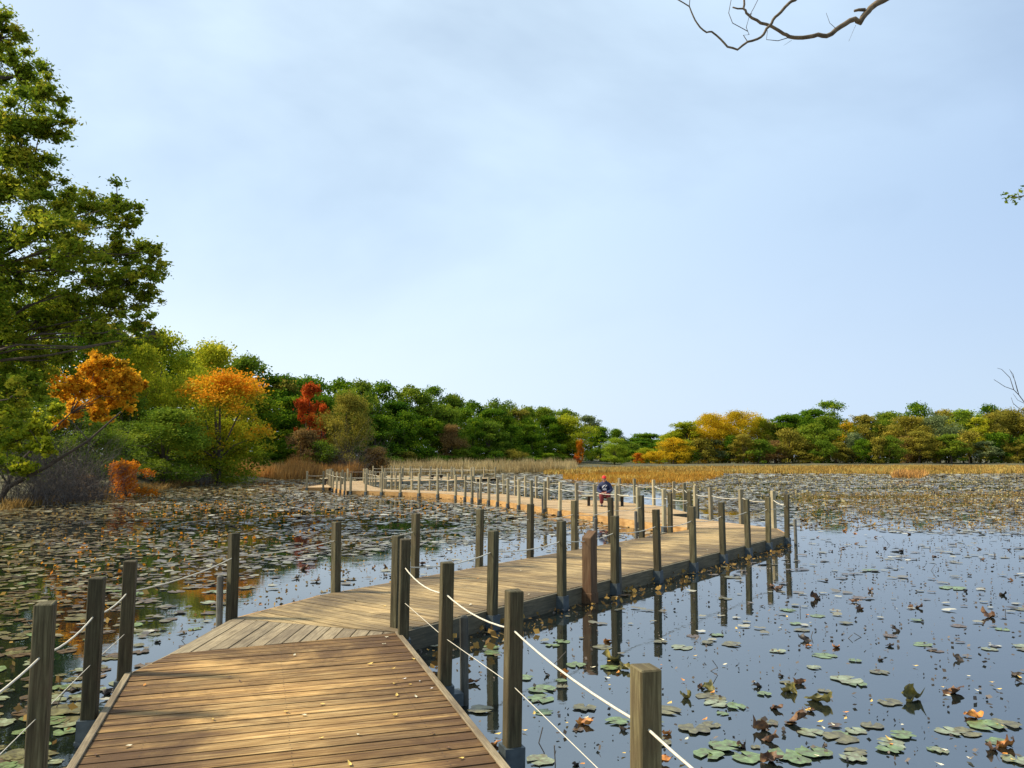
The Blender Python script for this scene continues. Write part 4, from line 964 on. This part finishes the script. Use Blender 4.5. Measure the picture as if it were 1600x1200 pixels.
# upright withered leaves among the far pads
def withered(poly, n_, s0, s1, mat, label, seed, name='withered_leaves'):
    rng = np.random.default_rng(seed); lo_, hi = poly.min(0), poly.max(0); Q = rng.uniform(lo_, hi, (n_ * 4, 2)); Q = Q[inside(Q, poly) & inside(Q, LAKE)]
    for q in DK: Q = Q[~inside(Q, np.array(q))]
    Q = Q[:n_]; k = len(Q); s = rng.uniform(s0, s1, k); C = np.column_stack([Q, s * .35 + rng.uniform(0, .5, k) * s])
    V = leaves(C, s, .8, rng=rng); V[:, :, 2] = np.maximum(V[:, :, 2], .004)
    return tag(polys(name, V, 4, M[mat], rng.random(k)), label, 'leaves', kind='stuff')
withered(wpoly([(1240, 826), (1640, 832), (1640, 768), (1250, 770)]), 6500, .03, .085, 'brown', 'withered brown leaves standing among the pads on the far right water', 1)
withered(wpoly([(1240, 790), (1640, 800), (1640, 740), (900, 745), (1000, 765), (1100, 770)]), 9000, .05, .15, 'marsh', 'tan withered leaves across the far right marsh water', 2)
withered(wpoly([(0, 1200), (0, 800), (340, 757), (720, 748), (880, 780), (980, 825), (620, 850), (380, 880), (200, 960), (120, 1180)]), 5200, .035, .12, 'brown', 'withered brown leaves scattered over the pads of the left water', 3)
withered(wpoly([(60, 1000), (60, 860), (250, 780), (700, 790), (700, 800), (350, 860)]), 650, .04, .09, 'orange', 'orange leaves scattered over the pads of the left water', 4)
withered(wpoly([(650, 1010), (980, 905), (1230, 850), (1640, 832), (1640, 1230), (760, 1230)]), 2200, .012, .045, 'twig_grey', 'tiny dark bits of plant debris on the open right water', 5, 'debris')
withered(wpoly([(660, 990), (900, 925), (1100, 880), (1230, 846), (1235, 860), (1100, 905), (900, 965), (680, 1070)]), 1000, .03, .10, 'brown', 'brown leaf litter floating along the shaded side of the second boardwalk stretch', 6, 'leaf_litter')
withered(wpoly([(205, 1120), (262, 985), (420, 893), (640, 858), (985, 826), (1010, 836), (620, 915), (370, 960), (190, 1150)]), 700, .015, .06, 'brown', 'small dark plant bits in the bright water left of the boardwalk', 7, 'debris')

# curled dead leaves standing in the water
def curl_mesh(seed):
    rr = np.random.default_rng(seed); n_ = 9; vs = []; fs = []
    for i in range(n_):
        for j in range(n_):
            u, v_ = i / (n_ - 1) * 2 - 1, j / (n_ - 1) * 2 - 1; r_ = math.sqrt(max(0, 1 - .45 * v_ * v_)); x_ = u * r_ * .5
            a = 1.3 + rr.uniform(-.05, .05); zz = .10 + .36 * abs(u) ** 1.4 * (1 + .5 * v_) + .10 * math.sin(3 * u + seed) + .1 * v_ * v_ + rr.uniform(-.055, .055) + .09 * math.sin(5 * v_ + 2 * u + seed * 1.7)
            vs.append((x_ * (1 - .3 * abs(u)) + rr.uniform(-.03, .03) + .07 * math.sin(4 * v_ + seed), v_ * .5 * (1 - .25 * u * math.sin(seed)) + .1 * math.sin(4 * u + seed * 2) + rr.uniform(-.03, .03), zz))
    for i in range(n_ - 1):
        for j in range(n_ - 1): k = i * n_ + j; fs.append((k, k + 1, k + n_ + 1, k + n_))
    o = mesh_obj('curled_leaf', vs, fs, M['brown'], smooth=True); me = o.data
    a = me.attributes.new("tint", 'FLOAT', 'FACE'); a.data.foreach_set('value', list(np.random.default_rng(seed).uniform(.05, .75, len(fs)))); bpy.data.objects.remove(o); return me
CM = [curl_mesh(i) for i in range(5)]
def curlm(name, a, b_, c): return padmat(name, a, b_, c, .6)
CMT = {'brown': curlm('curl_brown', (.025, .014, .008), (.11, .05, .018), (.24, .12, .035)), 'orange': curlm('curl_orange', (.16, .05, .01), (.45, .18, .03), (.62, .30, .05)), 'olive': curlm('curl_olive', (.03, .03, .008), (.12, .11, .02), (.26, .20, .04)), 'dark': curlm('curl_dark', (.01, .008, .006), (.03, .02, .012), (.07, .045, .02))}
curls = [(1423, 1093, 34, 'olive'), (1493, 1083, 38, 'brown'), (1280, 1097, 38, 'olive'), (1107, 1076, 26, 'olive'), (1235, 1081, 24, 'olive'), (1250, 1069, 18, 'brown'), (1183, 1073, 14, 'dark'), (1213, 1108, 24, 'brown'), (1244, 1130, 44, 'brown'), (1190, 1141, 30, 'brown'), (1205, 1158, 26, 'brown'),
         (1160, 1168, 20, 'brown'), (1267, 1112, 16, 'brown'), (1521, 1122, 36, 'orange'), (1548, 1172, 26, 'brown'), (1573, 1168, 30, 'orange'), (1497, 1032, 20, 'dark'), (1545, 964, 26, 'brown'), (1424, 949, 12, 'brown'), (1436, 950, 14, 'brown'), (1360, 924, 13, 'brown'), (1333, 941, 15, 'brown'), (1343, 952, 15, 'brown'), (1272, 936, 20, 'brown'),
         (1292, 906, 7, 'brown'), (1400, 986, 16, 'dark'), (1205, 917, 14, 'brown'), (1218, 921, 18, 'brown'), (1588, 1056, 16, 'dark'), (1592, 1067, 12, 'dark'), (1392, 1010, 16, 'dark'), (1257, 1001, 22, 'dark'), (1263, 1010, 11, 'orange'), (1305, 1012, 16, 'orange'), (1376, 1032, 9, 'dark'), (1220, 1057, 9, 'dark'), (1290, 1168, 12, 'dark'), (1207, 1190, 34, 'brown'),
         (854, 1055, 14, 'dark'), (883, 1053, 15, 'orange'), (741, 1068, 20, 'brown'), (775, 1165, 22, 'orange'), (917, 1132, 26, 'orange'), (949, 1003, 18, 'orange'), (953, 1034, 44, 'olive'), (975, 1046, 22, 'olive'), (899, 1196, 14, 'dark'), (975, 1142, 14, 'dark'), (1074, 1091, 22, 'olive'), (1096, 1074, 16, 'brown'), (1040, 1148, 15, 'orange'), (1036, 1192, 30, 'orange'), (674, 1053, 12, 'orange'),
         (464, 904, 10, 'dark'), (497, 909, 12, 'brown'), (585, 888, 10, 'brown'), (601, 886, 8, 'brown'), (602, 901, 10, 'dark'), (611, 902, 9, 'dark'), (475, 890, 14, 'brown'), (170, 1084, 22, 'dark'), (123, 1083, 26, 'dark'), (247, 1004, 10, 'dark'), (128, 1056, 14, 'brown'), (447, 924, 5, 'orange'), (407, 945, 6, 'orange'), (382, 943, 5, 'orange'), (660, 882, 12, 'brown'),
         (1460, 870, 7, 'brown'), (1537, 875, 10, 'brown'), (1383, 857, 6, 'brown'), (1338, 850, 8, 'brown'), (1317, 857, 7, 'brown'), (1420, 835, 8, 'brown'), (1320, 830, 6, 'orange'), (1336, 834, 6, 'orange'), (1368, 840, 6, 'orange'), (1278, 840, 6, 'orange'), (1515, 900, 9, 'dark'), (1567, 930, 14, 'dark'), (1510, 925, 9, 'dark'), (1580, 907, 9, 'brown'), (1190, 948, 7, 'dark'), (1530, 858, 8, 'brown'), (1577, 860, 7, 'brown'), (1408, 863, 8, 'dark'), (1300, 862, 6, 'brown'), (1258, 862, 5, 'dark'), (1371, 863, 6, 'dark')]
for x, y, w, c in curls:
    q = gp(x, y, 0); sc = w * .85 * q[1] / FPX; o = bpy.data.objects.new('curled_leaf', rg_.choice(CM)); link(o)
    o.location = (q[0], q[1], -.02 * sc); o.scale = (sc, sc, sc * rg_.uniform(.5, .95)); o.rotation_euler = (rg_.uniform(-.5, .5), rg_.uniform(-.4, .4), rg_.uniform(0, 6.28)); o.material_slots[0].link = 'OBJECT'; o.material_slots[0].material = CMT[c]
    s_ = 'left' if x < 640 or (x < 680 and y < 900) else 'right'; d_ = {'brown': 'rust brown', 'orange': 'orange', 'olive': 'olive green', 'dark': 'blackish'}[c]
    tag(o, '%s curled dead leaf poking out of the water to the %s of the boardwalk' % (d_, s_), 'leaf', '%s curled leaves on the %s water' % (d_, s_))
# bent dead stems
for pts in ([(848, 1134), (842, 1160), (852, 1180)], [(866, 1162), (868, 1196)], [(1332, 990), (1325, 998), (1323, 998)], [(1348, 996), (1335, 988)], [(1113, 1030), (1122, 1042), (1109, 1050)], [(1462, 880), (1455, 892)], [(280, 992), (289, 994), (280, 1002)], [(110, 1070), (95, 1085), (82, 1110)], [(172, 1098), (180, 1075)], [(1250, 945), (1251, 957)], [(1270, 985), (1268, 996)], [(1571, 950), (1572, 960)], [(862, 1040), (880, 1022), (885, 1018)], [(1310, 853), (1316, 866)], [(1380, 840), (1392, 852)]):
    mb = MB(); D = gp(*max(pts, key=lambda q: q[1]), 0)[1]; V_ = [at(x, y, D) for x, y in pts]; zm = min(v.z for v in V_); V_ = [Vector((v.x, v.y + i * .02, v.z - zm - .01)) for i, v in enumerate(V_)]
    o = mb.tube(V_, .004, 5); o = mb.build('dead_stem', M['twig']); tag(o, 'thin bent dead stem sticking out of the water', 'stem', 'dead stems standing in the water')
# small fallen leaves on the planks
fl = [(646, 1031, 'yellow'), (614, 1046, 'yellow'), (578, 1039, 'yellow'), (604, 997, 'pale'), (616, 1070, 'yellow'), (632, 1062, 'white'), (656, 1066, 'white'), (674, 1077, 'white'), (640, 1071, 'yellow'), (620, 1088, 'yellow'), (502, 1102, 'yellow'), (447, 1114, 'yellow'), (474, 1119, 'pale'), (616, 1119, 'yellow'), (502, 1155, 'yellow'), (546, 1196, 'yellow'), (720, 1187, 'yellow'), (226, 1072, 'orange'),
      (357, 1060, 'brown'), (375, 1066, 'brown'), (333, 1126, 'yellow'), (199, 1168, 'pale'), (150, 1182, 'brown'), (746, 905, 'orange'), (824, 915, 'brown'), (600, 948, 'yellow'), (825, 930, 'pale'), (735, 946, 'pale'), (813, 892, 'pale'), (460, 1025, 'pale'), (600, 1008, 'pale'), (555, 940, 'brown'), (1000, 880, 'pale'), (960, 878, 'yellow'), (1145, 840, 'pale'), (1105, 860, 'pale'), (676, 1148, 'brown'), (650, 1090, 'pale'), (560, 1150, 'pale'), (700, 1170, 'brown')]
FM = {'yellow': simple('fallen_yellow', (.70, .48, .12), .7), 'orange': simple('fallen_orange', (.65, .26, .04), .7), 'brown': simple('fallen_brown', (.12, .06, .03), .8), 'pale': simple('fallen_pale', (.66, .60, .42), .7), 'white': simple('fallen_white', (.75, .72, .68), .6)}
fm = []
for j in range(3):
    rr = random.Random(j); vs = [(-.5, 0, .02), (-.2, -.16, .1), (.15, -.2, .05), (.5, 0, .22), (.15, .17, .12), (-.2, .18, .03), (0, 0, 0)]; vs = [(a, b_ + rr.uniform(-.05, .05), c + rr.uniform(0, .1)) for a, b_, c in vs]
    o = mesh_obj('fallen_leaf', vs, [(6, i, (i + 1) % 6) for i in range(6)], FM['yellow']); fm.append(o.data); bpy.data.objects.remove(o)
def put_leaf(x, y, z, c, sz, where):
    q = gp(x, y, z); o = bpy.data.objects.new('fallen_leaf', rg_.choice(fm)); link(o); o.location = (q[0], q[1], z + .006); s = sz * rg_.uniform(.8, 1.3); o.scale = (s, s, s); o.rotation_euler = (0, 0, rg_.uniform(0, 6.28))
    o.material_slots[0].link = 'OBJECT'; o.material_slots[0].material = FM[c]; tag(o, 'small %s fallen leaf %s' % (c, where), 'leaf', '%s fallen leaves %s' % (c, where))
for x, y, c in fl: put_leaf(x, y, DECK, c, .05 if c != 'white' else .03, 'lying on the boardwalk planks')
for k in range(70):
    x, y = rg_.uniform(760, 1600), 1200 - 250 * rg_.random() ** 1.3
    if x < 1000 and y < 1000: continue
    put_leaf(x, y, .004, rg_.choice(['yellow', 'pale', 'pale', 'orange', 'yellow']), .055, 'floating on the open water to the right')

# ------------------------------------------------------------ the bare branch overhead and its tree
tb = (9.5, -1.2, .2); rt = tag(empty('bare_tree', tb), 'bare branch with fine curving twigs hanging into the top right of the photo', 'tree')
def loc(p): return Vector(p) - Vector(tb)
mb = MB(); mb.tube([loc((9.5, -1.2, -.4)), loc((9.2, -.8, 2.5)), loc((8.8, -.2, 5)), loc((8.9, -.4, 9))], [.26, .2, .15, .06], 10); mb.build('trunk', M['bark'], rt)
O = lambda pts: [(1040 + x / 4.444, y / 4.444) for x, y in pts]
main = O([(1515, 0), (1420, 60), (1385, 100), (1350, 158), (1318, 132), (1250, 165), (1180, 210), (1120, 250), (1060, 240), (1000, 255), (920, 262), (860, 255), (820, 235), (740, 185), (660, 160), (600, 125), (560, 90), (540, 60), (545, 0), (550, -60)])
def seg(pts, D, r0, r1, pre=None, dD=0.0, n_=7):
    V_ = [loc(at(x, y, D + dD * i / len(pts))) for i, (x, y) in enumerate(pts)]
    if pre: V_ = [loc(p) for p in pre] + V_
    k = len(V_); mb.tube(V_, [r0 + (r1 - r0) * i / (k - 1) for i in range(k)], n_)
def jit(pts, a=1.2): # knobbly bark line
    o = []
    for (x0, y0), (x1, y1) in zip(pts[:-1], pts[1:]): o += [(x0, y0), ((x0 + x1) / 2 + random.uniform(-a, a), (y0 + y1) / 2 + random.uniform(-a, a))]
    return o + [pts[-1]]
mb = MB(); seg(jit(main), 5, .022, .006, [(8.8, -.2, 5), (6.5, 2.2, 6.2), (4.2, 4.2, 5.9), (3.0, 4.8, 5.3)])
seg(O([(1385, 68), (1340, 68), (1310, 76)]), 5, .012, .008); seg(O([(540, 60), (500, 60), (465, 50)]), 5, .006, .005)
second = O([(960, -60), (900, 0), (860, 20), (800, 85), (760, 120), (735, 165), (700, 200), (680, 240), (640, 270), (570, 290), (500, 345), (430, 325), (380, 270), (320, 220), (285, 225), (240, 190), (205, 140), (180, 85), (165, 45), (90, 0), (40, -30)])
seg(jit(second, .7), 4.9, .011, .0035, [(4.2, 4.2, 5.9), (3.0, 4.6, 6.0)])
mb.build('branch', M['bark_pale'], rt, smooth=True)
mb = MB()
for pts, w in (([(570, 290), (540, 245), (580, 240), (560, 190), (582, 110), (610, 60), (640, 0), (660, -60)], .003), ([(572, 218), (465, 160), (438, 90), (455, 0), (460, -60)], .0028), ([(850, 262), (780, 283), (700, 275), (708, 210)], .003),
               ([(1185, 200), (1140, 160), (1115, 90)], .002), ([(1320, 175), (1300, 220), (1272, 288)], .0012), ([(875, 280), (820, 315)], .0012), ([(165, 45), (168, 0), (172, -40)], .003), ([(585, 100), (600, 96)], .004)):
    seg(O(pts), 4.95, w, w * .6, None, 0, 5)
mb.build('twig', M['twig'], rt)
mb = MB()
for pts, w in (([(1640, 650), (1603, 632), (1592, 617), (1584, 609), (1570, 604), (1553, 593)], .0035), ([(1584, 609), (1578, 590), (1565, 577), (1558, 575)], .0025), ([(1592, 617), (1586, 595), (1578, 578)], .0022), ([(1590, 612), (1583, 585), (1577, 577)], .002),
               ([(1640, 640), (1600, 630), (1590, 625), (1583, 615)], .002), ([(1640, 660), (1592, 638), (1583, 630), (1580, 621)], .0025)):
    seg(pts, 6, w * 1.2, w * .5, None, 0, 5)
mb.build('twig', M['twig'], rt)
mb = MB(); seg([(1700, 650), (1640, 648)], 6, .012, .005, [(9.0, -.5, 3.2), (7.5, 3, 3.0), (5.6, 5.2, 2.5)]); seg([(1680, 300), (1620, 304), (1600, 306), (1590, 308), (1575, 305)], 5, .01, .002, [(8.9, -.3, 4.0), (6.5, 2.5, 4.4), (4.6, 4.2, 4.1)])
mb.build('branch', M['bark_pale'], rt, smooth=True)
rng = np.random.default_rng(9); C = np.array([tuple(loc(at(x + rng.normal(0, 3), y + rng.normal(0, 3), 5))) for x, y in [(1569, 303), (1573, 306), (1577, 309), (1581, 310), (1585, 308), (1588, 306), (1592, 310), (1596, 306), (1600, 300), (1604, 306), (1610, 300), (1620, 304), (1598, 294), (1606, 312), (1585, 315)] for _ in range(5)])
polys('leaf_spray', leaves(C, .03, .5, rng=rng), 4, M['green'], rng.random(len(C)), rt)
